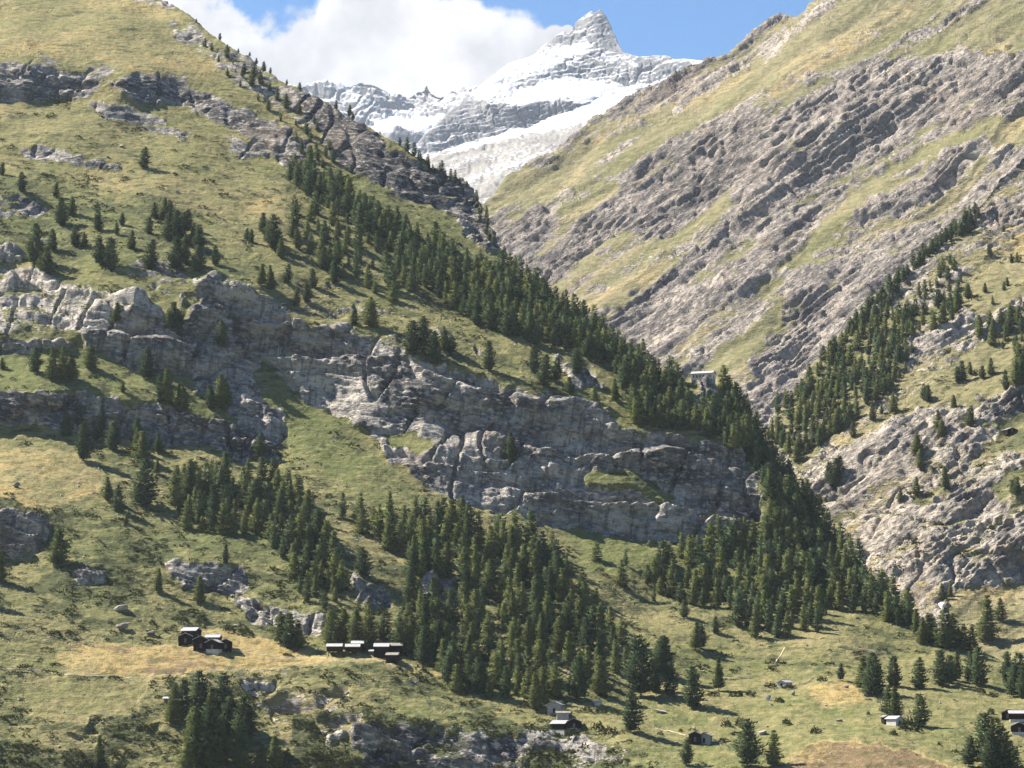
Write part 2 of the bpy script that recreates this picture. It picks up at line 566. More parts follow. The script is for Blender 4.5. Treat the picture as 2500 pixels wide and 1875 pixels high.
# ------------------------------------------------------------------ near hill (left and foreground)
# (outline in picture units, slope, aspect, rock, dry, heath, pale)
RIDGE_HILL = [(-200, -60), (330, -40), (407, 4), (440, 26), (470, 50), (530, 88), (560, 112), (620, 152), (660, 178), (700, 205), (760, 232),
              (800, 248), (865, 294), (950, 340), (1040, 390), (1090, 412), (1130, 436), (1160, 472), (1185, 530), (1205, 575), (1235, 625),
              (1300, 690), (1400, 762), (1500, 832), (1600, 900), (1670, 930), (1690, 934), (1745, 934), (1790, 965), (1830, 1015),
              (1855, 1070), (1885, 1118), (1925, 1160), (1965, 1205), (2005, 1265), (2055, 1328), (2105, 1380), (2165, 1440),
              (2225, 1505), (2290, 1548), (2350, 1578), (2420, 1606), (2500, 1640), (2700, 1690)]
N_ = None
HILL = [
    # wide zones first
    ([(-200, 1090), (250, 1090), (700, 1130), (950, 1250), (1300, 1330), (1500, 1380), (1500, 1640), (-200, 1660)], 26, 9, 0.14, 0.45, 0.46, 0.3),
    ([(-300, -200), (330, -200), (420, 30), (560, 130), (600, 200), (350, 170), (-300, 150)], 27, 6, 0.12, 0.72, 0.26, 0.3),
    ([(-300, 250), (240, 245), (420, 330), (600, 400), (690, 480), (600, 560), (330, 480), (150, 440), (-300, 440)], 30, 10, 0.08, 0.65, 0.34, 0.3),
    ([(-300, 440), (150, 430), (330, 480), (480, 520), (600, 560), (640, 640), (560, 700), (450, 670), (330, 650), (100, 640), (-300, 650)], 29, 10, 0.24, 0.25, 0.50, 0.4),
    ([(690, 400), (850, 430), (1000, 480), (1150, 600), (1250, 640), (1400, 750), (1600, 880), (1700, 930), (1760, 1080), (1560, 1040), (1420, 960), (1250, 860), (1100, 780), (950, 720), (850, 640), (720, 520)], 37, 30, 0.16, 0.35, 0.42, 0.3),
    ([(560, 690), (850, 640), (950, 720), (1100, 780), (1250, 860), (1420, 960), (1540, 1050), (1300, 960), (1000, 870), (760, 800)], 33, 18, 0.34, 0.40, 0.42, 0.3),
    # upper crags
    ([(-300, 190), (60, 160), (180, 168), (255, 195), (250, 218), (190, 242), (80, 249), (-300, 240)], 72, 14, 0.95, 0.4, 0.3, 0.05),
    ([(-300, 130), (120, 128), (260, 150), (330, 175), (255, 196), (150, 168), (-300, 175)], 32, 8, 0.45, 0.5, 0.3, 0.3),
    ([(255, 205), (330, 182), (460, 200), (560, 255), (610, 260), (680, 300), (740, 340), (775, 410), (700, 400), (640, 372), (590, 325), (530, 305), (490, 272), (420, 255), (330, 250)], 64, 32, 0.86, 0.4, 0.3, 0.0),
    ([(200, 255), (320, 255), (420, 300), (470, 330), (460, 348), (400, 335), (330, 305), (260, 290)], 44, 14, 0.66, 0.4, 0.3, 0.35),
    ([(540, 330), (600, 345), (640, 385), (590, 390), (555, 365)], 50, 20, 0.7, 0.4, 0.3, 0.3),
    ([(50, 360), (110, 356), (200, 383), (290, 402), (290, 416), (240, 412), (150, 394), (60, 379)], 60, 10, 0.85, 0.4, 0.3, 0.3),
    ([(400, 55), (470, 60), (540, 110), (640, 150), (700, 205), (790, 260), (780, 330), (700, 290), (620, 230), (540, 170), (450, 110)], 46, 40, 0.62, 0.45, 0.4, 0.3),
    ([(325, -30), (400, -10), (440, 26), (400, 20), (330, 6)], 50, 25, 0.8, 0.4, 0.3, 0.3),
    ([(720, 215), (830, 255), (950, 345), (1060, 400), (1100, 440), (1150, 500), (1120, 545), (1040, 490), (960, 470), (880, 430), (830, 400), (790, 340), (740, 270)], 72, 56, 1.2, 0.4, 0.3, -0.8),
    ([(1070, 400), (1140, 430), (1175, 480), (1205, 540), (1225, 610), (1190, 615), (1150, 585), (1100, 525), (1060, 480)], 74, 66, 0.92, 0.4, 0.3, 0.05),
    ([(862, 288), (900, 297), (1010, 362), (1080, 402), (1050, 402), (950, 356)], 34, 18, -0.1, 0.6, 0.1, 0.2),
    ([(-60, 480), (60, 474), (125, 506), (105, 532), (-60, 522)], 46, 10, 0.7, 0.4, 0.5, 0.35),
    # pale slab and the cliffs under it
    ([(-300, 612), (50, 606), (60, 640), (-300, 655)], 52, 10, 0.8, 0.3, 0.3, 0.8),
    ([(-300, 655), (80, 650), (160, 690), (300, 716), (400, 745), (410, 760), (330, 800), (290, 790), (240, 800), (190, 805), (-300, 835)], 43, -22, 0.66, 0.4, 0.25, 0.95),
    ([(260, 650), (350, 690), (440, 740), (500, 700), (450, 660), (330, 640)], 50, 14, 0.6, 0.4, 0.4, 0.4),
    ([(190, 805), (330, 762), (430, 780), (470, 760), (490, 690), (560, 710), (640, 880), (620, 930), (560, 880), (470, 900), (440, 915), (330, 915), (250, 885), (200, 835)], 72, 14, 0.95, 0.4, 0.2, 0.3),
    ([(440, 770), (500, 760), (500, 890), (440, 910)], 74, 60, 0.9, 0.4, 0.3, 0.1),
    ([(-300, 830), (80, 832), (190, 835), (120, 862), (-300, 858)], 70, 10, 0.88, 0.4, 0.3, 0.4),
    ([(-300, 860), (110, 862), (220, 850), (330, 912), (450, 918), (475, 992), (400, 992), (280, 962), (120, 950), (-300, 950)], 25, 10, 0.0, 0.22, 0.30, 0.3),
    ([(470, 880), (560, 870), (600, 900), (660, 1000), (690, 1080), (640, 1100), (560, 1010), (470, 990)], 64, 30, 0.85, 0.3, 0.3, 0.35),
    ([(450, 960), (540, 975), (560, 1020), (470, 1015)], 28, 10, 0.0, 0.15, 0.25, 0.3),
    ([(-300, 960), (100, 955), (200, 950), (300, 980), (380, 985), (470, 1012), (540, 1030), (640, 1060), (670, 1110), (680, 1130), (600, 1125), (500, 1088), (400, 1088), (310, 1078), (200, 1052), (100, 1038), (-300, 1036)], 75, 12, 0.95, 0.3, 0.3, 0.15),
    ([(665, 1000), (700, 1000), (760, 1040), (730, 1072), (655, 1064)], 64, 35, 0.9, 0.3, 0.3, 0.3),
    ([(450, 1090), (520, 1100), (560, 1150), (470, 1120)], 24, 8, 0.3, 0.5, 0.1, 1.2),
    # the big cliff
    ([(490, 690), (600, 700), (760, 800), (900, 830), (1000, 872), (1160, 912), (1300, 962), (1450, 992), (1530, 1052), (1800, 1090), (1860, 1210), (1840, 1290), (1740, 1270), (1710, 1330), (1500, 1312), (1380, 1292), (1250, 1252), (1100, 1222), (1060, 1180), (950, 1112), (850, 1022), (760, 982), (700, 932), (640, 872), (560, 800)], 67, 6, 0.92, 0.3, 0.2, 0.55),
    ([(640, 840), (760, 860), (900, 960), (1000, 1060), (950, 1110), (850, 1020), (760, 985), (690, 930)], 50, -24, 0.85, 0.3, 0.2, 0.75),
    ([(500, 700), (560, 760), (640, 880), (600, 880), (540, 800)], 80, 50, 0.95, 0.3, 0.1, 0.1),
    ([(860, 850), (960, 880), (1010, 885), (1000, 920), (900, 915), (840, 890)], 82, 20, 0.95, 0.3, 0.1, 0.15),
    ([(910, 930), (990, 914), (1032, 950), (1030, 1010), (940, 985)], 72, 25, 0.95, 0.3, 0.1, -0.3),
    ([(1030, 900), (1100, 905), (1165, 985), (1172, 1040), (1080, 1060), (1045, 1000)], 82, 22, 0.95, 0.3, 0.1, 0.35),
    ([(900, 990), (1050, 1010), (1060, 1060), (960, 1050)], 80, 16, 0.95, 0.3, 0.1, 0.3),
    ([(1160, 960), (1300, 965), (1450, 1010), (1430, 1040), (1300, 1000), (1180, 1010)], 80, 18, 0.95, 0.3, 0.1, 0.3),
    ([(1180, 1020), (1330, 1030), (1340, 1120), (1220, 1120)], 80, 22, 0.95, 0.3, 0.1, 0.3),
    ([(940, 1058), (1010, 1060), (1092, 1096), (1040, 1112), (950, 1092)], 28, 8, 0.05, 0.15, 0.2, 0.3),
    ([(1430, 1152), (1530, 1140), (1600, 1180), (1690, 1245), (1640, 1240), (1560, 1192), (1450, 1182)], 30, 14, 0.18, 0.3, 0.4, 0.3),
    ([(1540, 1060), (1800, 1092), (1860, 1210), (1840, 1285), (1690, 1225), (1600, 1165), (1545, 1120)], 80, 24, 0.95, 0.3, 0.1, 0.05),
    ([(1310, 1215), (1470, 1210), (1480, 1290), (1340, 1290)], 84, 14, 0.95, 0.3, 0.1, 0.3),
    ([(990, 1130), (1080, 1140), (1100, 1210), (1040, 1190)], 80, 20, 0.95, 0.3, 0.1, 0.2),
    ([(1710, 1240), (1800, 1260), (1840, 1330), (1720, 1330)], 50, 10, 0.7, 0.4, 0.4, 0.6),
    ([(1350, 872), (1440, 895), (1475, 950), (1400, 950)], 66, 18, 0.85, 0.4, 0.3, 0.35),
    ([(690, 955), (760, 1000), (830, 1080), (945, 1125), (1065, 1235), (960, 1250), (860, 1200), (770, 1140), (700, 1090)], 29, 14, 0.0, 0.12, 0.10, 0.3),
    ([(1380, 1290), (1480, 1300), (1580, 1320), (1560, 1400), (1420, 1400)], 27, 12, 0.0, 0.15, 0.12, 0.3),
    # far flank of the ridge, in its own shade
    ([(1745, 930), (1800, 968), (1862, 1070), (1932, 1160), (2002, 1260), (2064, 1340), (1960, 1275), (1880, 1205), (1820, 1105), (1740, 1020)], 54, 74, 0.3, 0.3, 0.6, 0.2),
    ([(1690, 936), (1735, 938), (1765, 1000), (1785, 1062), (1740, 1040)], 66, 40, 0.85, 0.3, 0.3, 0.3),
    # meadows and crags of the lower slope
    ([(-300, 1090), (120, 1090), (230, 1120), (250, 1200), (120, 1240), (-300, 1230)], 23, 8, 0.02, 0.82, 0.14, 0.4),
    ([(-100, 1232), (40, 1226), (112, 1270), (122, 1312), (60, 1362), (-100, 1352)], 62, 14, 0.8, 0.3, 0.6, 0.35),
    ([(-100, 1225), (40, 1220), (110, 1262), (40, 1262), (-100, 1262)], 24, 8, 0.1, 0.3, 0.95, 0.3),
    ([(100, 1380), (300, 1380), (360, 1470), (240, 1480), (100, 1440)], 30, 10, 0.2, 0.3, 0.68, 0.3),
    ([(300, 1320), (400, 1320), (450, 1375), (390, 1390), (320, 1380)], 34, 12, 0.1, 0.3, 0.85, 0.3),
    ([(395, 1382), (440, 1376), (600, 1376), (606, 1430), (560, 1452), (450, 1442)], 78, 16, 0.95, 0.3, 0.2, 0.25),
    ([(560, 1442), (620, 1460), (700, 1490), (690, 1532), (640, 1532), (590, 1492)], 70, 12, 0.85, 0.3, 0.3, 0.5),
    ([(700, 1482), (790, 1500), (802, 1560), (740, 1552), (720, 1512)], 66, 20, 0.8, 0.3, 0.3, 0.5),
    ([(180, 1392), (250, 1388), (246, 1424), (200, 1426)], 74, 18, 0.92, 0.3, 0.5, 0.15),
    ([(850, 1420), (940, 1430), (960, 1482), (890, 1492)], 58, 12, 0.75, 0.3, 0.3, 0.5),
    ([(1020, 1422), (1100, 1412), (1130, 1480), (1040, 1492)], 66, 16, 0.8, 0.3, 0.3, 0.5),
    ([(1368, 1600), (1442, 1590), (1446, 1642), (1380, 1650)], 34, 6, 0.42, 0.9, 0.0, 0.9),
    ([(130, 1602), (180, 1575), (420, 1580), (480, 1545), (560, 1545), (700, 1572), (800, 1600), (920, 1600), (1110, 1645), (1000, 1645), (930, 1618), (800, 1622), (600, 1634), (350, 1647), (150, 1637)], 17, 3, -0.15, 1.0, -0.25, 0.3),
    ([(-300, 1640), (150, 1640), (350, 1650), (600, 1640), (930, 1622), (1100, 1650), (1300, 1720), (1500, 1800), (1660, 1870), (1660, 2100), (-300, 2100)], 33, 5, 0.20, 0.55, 0.46, 0.4),
    ([(50, 1650), (360, 1655), (330, 1750), (200, 1770), (60, 1740)], 28, 5, -0.1, 0.5, -0.05, 0.3),
    ([(560, 1650), (700, 1662), (850, 1682), (900, 1720), (865, 1790), (800, 1830), (740, 1790), (640, 1740)], 36, 5, 0.44, 0.6, 0.42, 0.75),
    ([(870, 1792), (920, 1742), (1000, 1762), (1080, 1782), (1200, 1792), (1292, 1792), (1292, 2100), (880, 2100)], 78, 22, 0.66, 0.3, 0.95, -0.1),
    ([(1292, 1792), (1350, 1762), (1400, 1792), (1500, 1842), (1600, 1882), (1600, 2100), (1292, 2100)], 58, 18, 0.50, 0.4, 0.8, 0.3),
    ([(880, 1815), (936, 1755), (932, 1800), (922, 1880), (888, 1890)], 82, 76, 0.95, 0.3, 0.0, -0.2),
    ([(1020, 1780), (1070, 1780), (1080, 1806), (1020, 1806)], 80, 20, 0.95, 0.3, 0.0, 0.2),
    ([(1150, 1790), (1195, 1795), (1195, 1880), (1160, 1880)], 80, 60, 0.95, 0.3, 0.0, 0.1),
    ([(720, 1742), (770, 1760), (800, 1822), (880, 1852), (880, 2000), (700, 2000)], 36, 5, 0.1, 0.3, 0.95, 0.3),
    ([(880, 1738), (990, 1750), (1070, 1762), (1040, 1780), (930, 1775)], 34, 5, 0.1, 0.3, 0.9, 0.3),
    ([(1170, 1765), (1240, 1752), (1300, 1775), (1220, 1800), (1160, 1792)], 36, 10, 0.25, 0.3, 0.85, 0.3),
    ([(-50, 1812), (80, 1815), (102, 1880), (-50, 1900)], 34, 5, 0.0, 0.3, 0.95, 0.3),
    ([(150, 1852), (200, 1840), (300, 1862), (300, 1990), (150, 1990)], 36, 5, 0.0, 0.2, 0.9, 0.3),
    ([(210, 1752), (330, 1750), (400, 1770), (380, 1800), (220, 1790)], 40, 8, 0.4, 0.4, 0.7, 0.5),
    ([(940, 1704), (1010, 1714), (1062, 1740), (990, 1752)], 24, 5, -0.2, 0.15, -0.3, 0.3),
    # the flat meadows by the huts
    ([(1400, 1520), (1600, 1450), (1800, 1470), (2050, 1480), (2300, 1540), (2300, 1600), (2000, 1640), (1700, 1660), (1500, 1700)], 21, 16, 0.10, 0.42, 0.36, 0.4),
    ([(1430, 1720), (1700, 1650), (2000, 1640), (2300, 1590), (2800, 1640), (2800, 2100), (1680, 2100), (1620, 1850), (1480, 1790)], 14, 18, -0.02, 0.42, 0.10, 0.4),
    ([(1930, 1852), (2000, 1815), (2100, 1812), (2250, 1840), (2350, 1880), (2300, 2060), (1900, 2060)], 22, 6, -0.1, 1.35, -0.2, 0.3),
    ([(1960, 1672), (2080, 1660), (2120, 1722), (2000, 1732)], 16, 12, -0.1, 1.05, -0.2, 0.3),
    ([(1960, 1735), (2140, 1720), (2320, 1770), (2300, 1810), (2060, 1790)], 14, 16, -0.1, 0.2, 0.0, 0.3),
    ([(1590, 1725), (1740, 1740), (1720, 1780), (1600, 1770)], 16, 14, -0.1, 0.05, -0.1, 0.3),
]


def cover(s, defaults, ledge=(0.80, 0.92), amount=0.75):
    return [s.mask(i, d) for i, d in zip((3, 4, 5, 6), defaults)]


hill = Sheet(-160, 2660, 2040, -90, 3.0, RIDGE_HILL, (32, 14), HILL, [(1250, 1860, 1040, 0.3), (2100, 1800, 1010, 0.1), (500, 1600, 1120, 0.15)], soft=2, back=(16, 1.2, 0.9), jag=3.0)
rk, dr, ht, pl = cover(hill, (0.12, 0.45, 0.34, 0.3))
near_rock = blur(np.clip(rk, 0, 1), 12)
xx, yy, zz = (hill.P[..., i].astype(np.float32) for i in range(3))
outc = fbm(xx / 22, yy / 22, zz / 9, 4, 0.6, 140)
rk = rk + (0.25 + 0.55 * near_rock) * np.clip(outc, -0.5, 0.9) * (rk > -0.05) * np.where(rk > 0.6, 0.55, 1.0)
ht = ht + 0.22 * np.clip(fbm(xx / 30, yy / 30, zz / 14, 3, 0.55, 150), -0.6, 0.8) * (ht > 0)
n0 = hill.normals()
rkc = np.clip(blur(rk, 2), 0, 1)
high = 0.5 + 0.5 * sstep(hill.Vc, 380, 620)
dsp = high * strata(hill.P, R(-8), sstep(rkc, 0.25, 0.8), 0, 1.0, 1.0, 1.15, 0.8, 1.05) + sod(hill.P, 1 - rkc, 0)
dsp += (0.5 * np.clip(ht, 0, 1) * (1 - rkc)) * np.clip(fbm(hill.P[..., 0] / 3.4, hill.P[..., 1] / 3.4, hill.P[..., 2] / 2.6, 2, 0.6, 90), -0.2, 1)
hill.P = hill.P + n0 * dsp[..., None]
n1 = hill.normals()
flat = sstep(n1[..., 2], 0.70, 0.90)
rk = rk - 0.55 * flat * (rk > 0.3) * (0.6 + 0.8 * pn(hill.P[..., 0] / 20, hill.P[..., 1] / 20, hill.P[..., 2] / 20, 8))
HILL_ROCK, HILL_HEATH = rk.copy(), ht.copy()
hill.mesh('hillside', MAT_HILL, {'cover': np.stack([rk, dr, ht, pl], -1)})

# ------------------------------------------------------------------ mountain across the valley (right)
RIDGE_FAR = [(1000, 640), (1180, 508), (1205, 488), (1250, 440), (1300, 408), (1340, 392), (1400, 352), (1440, 318), (1500, 275), (1560, 240),
             (1600, 224), (1690, 184), (1740, 158), (1775, 148), (1800, 130), (1850, 88), (1900, 55), (1960, 42), (1985, 10), (2020, -10), (2200, -60), (2700, -80)]
FAR = [
    ([(1150, 500), (1300, 405), (1440, 315), (1600, 222), (1760, 150), (1850, 90), (1960, 40), (2100, -100), (2800, -100), (2800, 130), (2330, 140), (2150, 150), (2000, 190), (1800, 270), (1650, 340), (1560, 400), (1500, 470), (1450, 520), (1380, 540), (1280, 520), (1200, 500)], 32, -36, 0.20, 0.42, 0.2, 0.5),
    # brown broken band under the skyline
    ([(1230, 470), (1300, 410), (1440, 320), (1600, 228), (1760, 150), (1860, 90), (1960, 50), (2060, 40), (1960, 90), (1820, 160), (1680, 235), (1520, 345), (1400, 410), (1290, 450)], 44, -30, 0.62, 0.6, 0.2, 0.15),
    ([(1680, 240), (1820, 150), (1960, 60), (2060, 0), (2090, 0), (1960, 90), (1800, 190), (1640, 290)], 34, -38, 0.55, 0.6, 0.0, 1.1),
    ([(1480, 400), (1560, 350), (1640, 300), (1640, 312), (1560, 365), (1485, 408)], 34, -38, 0.5, 0.6, 0.0, 1.3),
    ([(1840, 250), (1900, 220), (2000, 210), (1960, 240), (1850, 275)], 34, -34, 0.52, 0.6, 0.0, 1.0),
    ([(2000, 115), (2060, 92), (2040, 125), (1995, 135)], 38, -34, 0.5, 0.6, 0.0, 0.9),
    ([(2150, 130), (2280, 70), (2400, 30), (2330, 70), (2200, 140)], 34, -30, 0.5, 0.6, 0.0, 1.0),
    # crags
    ([(1180, 510), (1250, 480), (1360, 520), (1400, 540), (1450, 530), (1560, 520), (1500, 590), (1420, 640), (1380, 700), (1250, 660), (1150, 560)], 52, -18, 0.82, 0.35, 0.2, 0.3),
    ([(1520, 450), (1560, 410), (1640, 380), (1760, 320), (1860, 300), (1930, 290), (1900, 330), (1840, 380), (1800, 400), (1700, 450), (1600, 520), (1530, 520), (1560, 470)], 54, -16, 0.80, 0.3, 0.25, 0.05),
    ([(1560, 560), (1640, 500), (1760, 420), (1850, 390), (1800, 460), (1700, 530), (1600, 600), (1580, 590)], 56, -14, 0.82, 0.3, 0.2, 0.1),
    ([(1850, 310), (1930, 280), (1980, 190), (2080, 160), (2200, 150), (2330, 170), (2335, 230), (2260, 290), (2180, 330), (2150, 390), (2120, 440), (2040, 480), (1960, 540), (1880, 590), (1800, 620), (1790, 540), (1850, 420), (1900, 360)], 50, -24, 0.86, 0.35, 0.1, 0.5),
    ([(2400, 170), (2500, 165), (2800, 170), (2800, 260), (2480, 250), (2420, 230)], 52, -22, 0.8, 0.3, 0.1, 0.4),
    ([(2200, 300), (2300, 250), (2450, 260), (2800, 250), (2800, 275), (2480, 285), (2350, 310), (2260, 350), (2180, 380)], 48, -26, 0.75, 0.4, 0.2, 0.3),
    # light grass band running down to the valley
    ([(2800, 280), (2500, 285), (2420, 300), (2300, 345), (2180, 410), (2100, 470), (2020, 540), (1960, 620), (1880, 690), (1950, 660), (2050, 560), (2150, 480), (2260, 430), (2380, 370), (2500, 365), (2800, 365)], 32, -38, -0.02, 0.35, 0.05, 0.4),
    ([(2290, 400), (2330, 365), (2490, 362), (2440, 430), (2380, 490), (2340, 480), (2300, 440)], 60, -10, 0.92, 0.3, 0.1, 0.5),
    ([(2285, 470), (2270, 420), (2310, 370), (2340, 372), (2320, 430), (2325, 490), (2300, 500)], 80, 24, 0.95, 0.3, 0.1, 0.1),
    ([(2170, 430), (2250, 400), (2260, 425), (2190, 440)], 74, 0, 0.9, 0.3, 0.1, 0.2),
    ([(1910, 560), (2000, 510), (1985, 540), (1920, 590)], 76, 30, 0.9, 0.3, 0.1, 0.1),
    # grass ramps low down
    ([(1340, 720), (1420, 640), (1520, 580), (1620, 600), (1720, 530), (1790, 450), (1790, 520), (1700, 620), (1600, 690), (1500, 750), (1400, 800)], 36, -38, 0.26, 0.42, 0.15, 0.5),
    ([(1450, 800), (1600, 690), (1760, 640), (1700, 690), (1580, 770), (1500, 840)], 38, -36, 0.55, 0.4, 0.1, 0.5),
    ([(1600, 840), (1720, 740), (1840, 660), (1830, 680), (1720, 770), (1620, 860)], 38, -36, 0.5, 0.5, 0.1, 0.5),
    ([(1500, 770), (1560, 720), (1650, 650), (1660, 670), (1580, 740), (1520, 800)], 66, 20, 0.9, 0.3, 0.1, 0.05),
    ([(1850, 720), (1960, 640), (2060, 560), (2070, 580), (1980, 670), (1880, 750)], 38, -36, 0.5, 0.4, 0.1, 0.5),
    ([(1800, 850), (1900, 740), (2000, 690), (2040, 740), (1980, 850), (1920, 930), (1850, 960)], 62, 12, 0.9, 0.3, 0.1, 0.1),
    ([(1680, 940), (1800, 840), (1900, 720), (1940, 700), (1900, 780), (1820, 900), (1880, 960), (1840, 1000), (1760, 980)], 38, -40, 0.4, 0.6, 0.1, 0.8),
]
far = Sheet(960, 2660, 1200, -100, 3.6, RIDGE_FAR, (44, -34), FAR, [(1900, 900, 2450, 0.3), (1400, 600, 2750, 0.03), (2300, 200, 3000, 0.02)], soft=2, back=(14, 4.0, 0.7), jag=3.0, lumps=(9, 18))
rk, dr, ht, pl = cover(far, (0.80, 0.48, 0.15, 0.35))
x, y, z = (far.P[..., i].astype(np.float32) for i in range(3))
al, be = math.cos(R(38)) * x + math.sin(R(38)) * z, -math.sin(R(38)) * x + math.cos(R(38)) * z
be = be + 15 * fbm(x / 150, y / 150, z / 150, 3, 0.5, 131)
band = fbm(al / 230, y / 230, be / 26, 4, 0.58, 77)
stk = fbm(al / 170, y / 170, be / 11, 4, 0.6, 111)
stk2 = fbm(al / 240, y / 240, be / 24, 3, 0.6, 121)
rk = rk + np.where(rk < 0.45, 0.42, 0.1) * stk
dr = dr + 0.75 * stk2
pl = pl + 0.5 * np.clip(stk2, 0, 1)
gul = ridged(al / 420, y / 420, be / 60, 3, 0.55, 101)
rk = rk + 0.50 * band + 0.28 * fbm(x / 34, y / 34, z / 26, 4, 0.62, 99)
ht = ht + 0.25 * band
n0 = far.normals()
rkc = np.clip(blur(rk, 1), 0, 1)
far.P = far.P + n0 * (strata(far.P, R(38), sstep(rkc, 0.25, 0.8), 3, 0.9, 2.1, 1.5, 0.6, 1.2) * 0.85 + sod(far.P, 1.0, 3, 2.0) + 2.5 * band + 5.0 * gul)[..., None]
n1 = far.normals()
rk = rk - 0.4 * sstep(n1[..., 2], 0.74, 0.92) * (rk > 0.3)
far.mesh('mountain', MAT_FAR, {'cover': np.stack([rk, dr, ht, pl], -1)})

# ------------------------------------------------------------------ spur below it (far right)
RIDGE_SPUR = [(1700, 1130), (1840, 1090), (1885, 1050), (1882, 1030), (1910, 976), (1966, 912), (2019, 855), (2068, 795), (2120, 735), (2170, 690),
              (2210, 655), (2270, 602), (2330, 545), (2372, 512), (2400, 490), (2440, 435), (2500, 385), (2700, 300)]
SPUR = [
    ([(1885, 1070), (1905, 985), (2070, 800), (2200, 760), (2350, 720), (2330, 770), (2240, 830), (2200, 900), (2160, 955), (2070, 1040), (1990, 1100), (1940, 1150)], 38, -40, 0.15, 0.4, 0.4, 0.5),
    ([(2080, 1060), (2200, 990), (2300, 900), (2420, 820), (2500, 780), (2500, 700), (2800, 600), (2800, 900), (2500, 960), (2420, 980), (2300, 990), (2200, 1010), (2100, 1060)], 30, -30, 0.22, 0.55, 0.28, 0.5),
    ([(2330, 720), (2420, 650), (2500, 600), (2800, 500), (2800, 640), (2500, 720), (2400, 790)], 34, -32, 0.12, 0.6, 0.2, 0.5),
    ([(2180, 840), (2260, 790), (2400, 770), (2410, 810), (2300, 840), (2200, 880)], 62, -14, 0.85, 0.3, 0.2, 1.0),
    ([(2380, 780), (2500, 730), (2520, 790), (2420, 800)], 60, -12, 0.85, 0.3, 0.2, 0.9),
    ([(2380, 970), (2500, 950), (2800, 940), (2800, 1020), (2500, 1020), (2430, 1010)], 64, 0, 0.85, 0.3, 0.3, 0.2),
    ([(2400, 1030), (2500, 1010), (2800, 1020), (2800, 1110), (2480, 1100), (2400, 1080)], 24, -20, 0.0, 0.35, 0.6, 0.4),
    ([(2360, 1050), (2440, 1030), (2440, 1070), (2380, 1090)], 58, -10, 0.85, 0.4, 0.2, 1.1),
    ([(2000, 1120), (2200, 1060), (2420, 1090), (2800, 1110), (2800, 1430), (2440, 1440), (2300, 1420), (2180, 1380), (2050, 1280), (1960, 1180)], 54, -20, 0.74, 0.45, 0.3, 0.75),
    ([(2420, 1280), (2500, 1240), (2800, 1200), (2800, 1400), (2480, 1420), (2440, 1380)], 72, 10, 0.92, 0.3, 0.2, 0.35),
    ([(2330, 1220), (2420, 1160), (2440, 1200), (2360, 1250)], 66, 8, 0.9, 0.3, 0.3, 0.2),
    ([(2060, 1260), (2110, 1290), (2140, 1360), (2160, 1400), (2130, 1400), (2080, 1330)], 30, -20, 0.6, 0.6, 0.1, 1.2),
    ([(2230, 1230), (2300, 1170), (2320, 1190), (2250, 1250)], 32, -30, 0.0, 0.3, 0.5, 0.4),
    ([(2420, 1180), (2500, 1130), (2520, 1150), (2440, 1220)], 32, -30, 0.0, 0.35, 0.6, 0.4),
    ([(2330, 1440), (2440, 1430), (2800, 1400), (2800, 1800), (2380, 1800), (2300, 1560)], 24, -24, 0.08, 0.75, 0.25, 0.5),
]
spur = Sheet(1780, 2660, 1780, 280, 3.2, RIDGE_SPUR, (44, -30), SPUR, [(2300, 1500, 1420, 0.3), (2200, 700, 2250, 0.02)], soft=2, back=(14, 2.2, 0.8), jag=3.0, lumps=(9, 18))
rk, dr, ht, pl = cover(spur, (0.70, 0.66, 0.32, 0.6))
dr = dr + 0.12
x, y, z = (spur.P[..., i].astype(np.float32) for i in range(3))
al, be = math.cos(R(36)) * x + math.sin(R(36)) * z, -math.sin(R(36)) * x + math.cos(R(36)) * z
band = fbm(al / 120, y / 120, be / 20, 4, 0.55, 79)
rk = rk + 0.36 * band + 0.24 * fbm(x / 20, y / 20, z / 18, 4, 0.62, 98)
n0 = spur.normals()
rkc = np.clip(blur(rk, 1), 0, 1)
spur.P = spur.P + n0 * (strata(spur.P, R(33), sstep(rkc, 0.25, 0.8), 5, 0.75, 1.3, 1.9, 0.45, 0.6) * 0.9 + sod(spur.P, 1.0, 5, 1.3) + 2.5 * band)[..., None]
n1 = spur.normals()
rk = rk - 0.45 * sstep(n1[..., 2], 0.74, 0.92) * (rk > 0.3)
SPUR_ROCK, SPUR_HEATH = rk.copy(), ht.copy()
spur.mesh('valley_side_slope', MAT_SPUR, {'cover': np.stack([rk, dr, ht, pl], -1)})


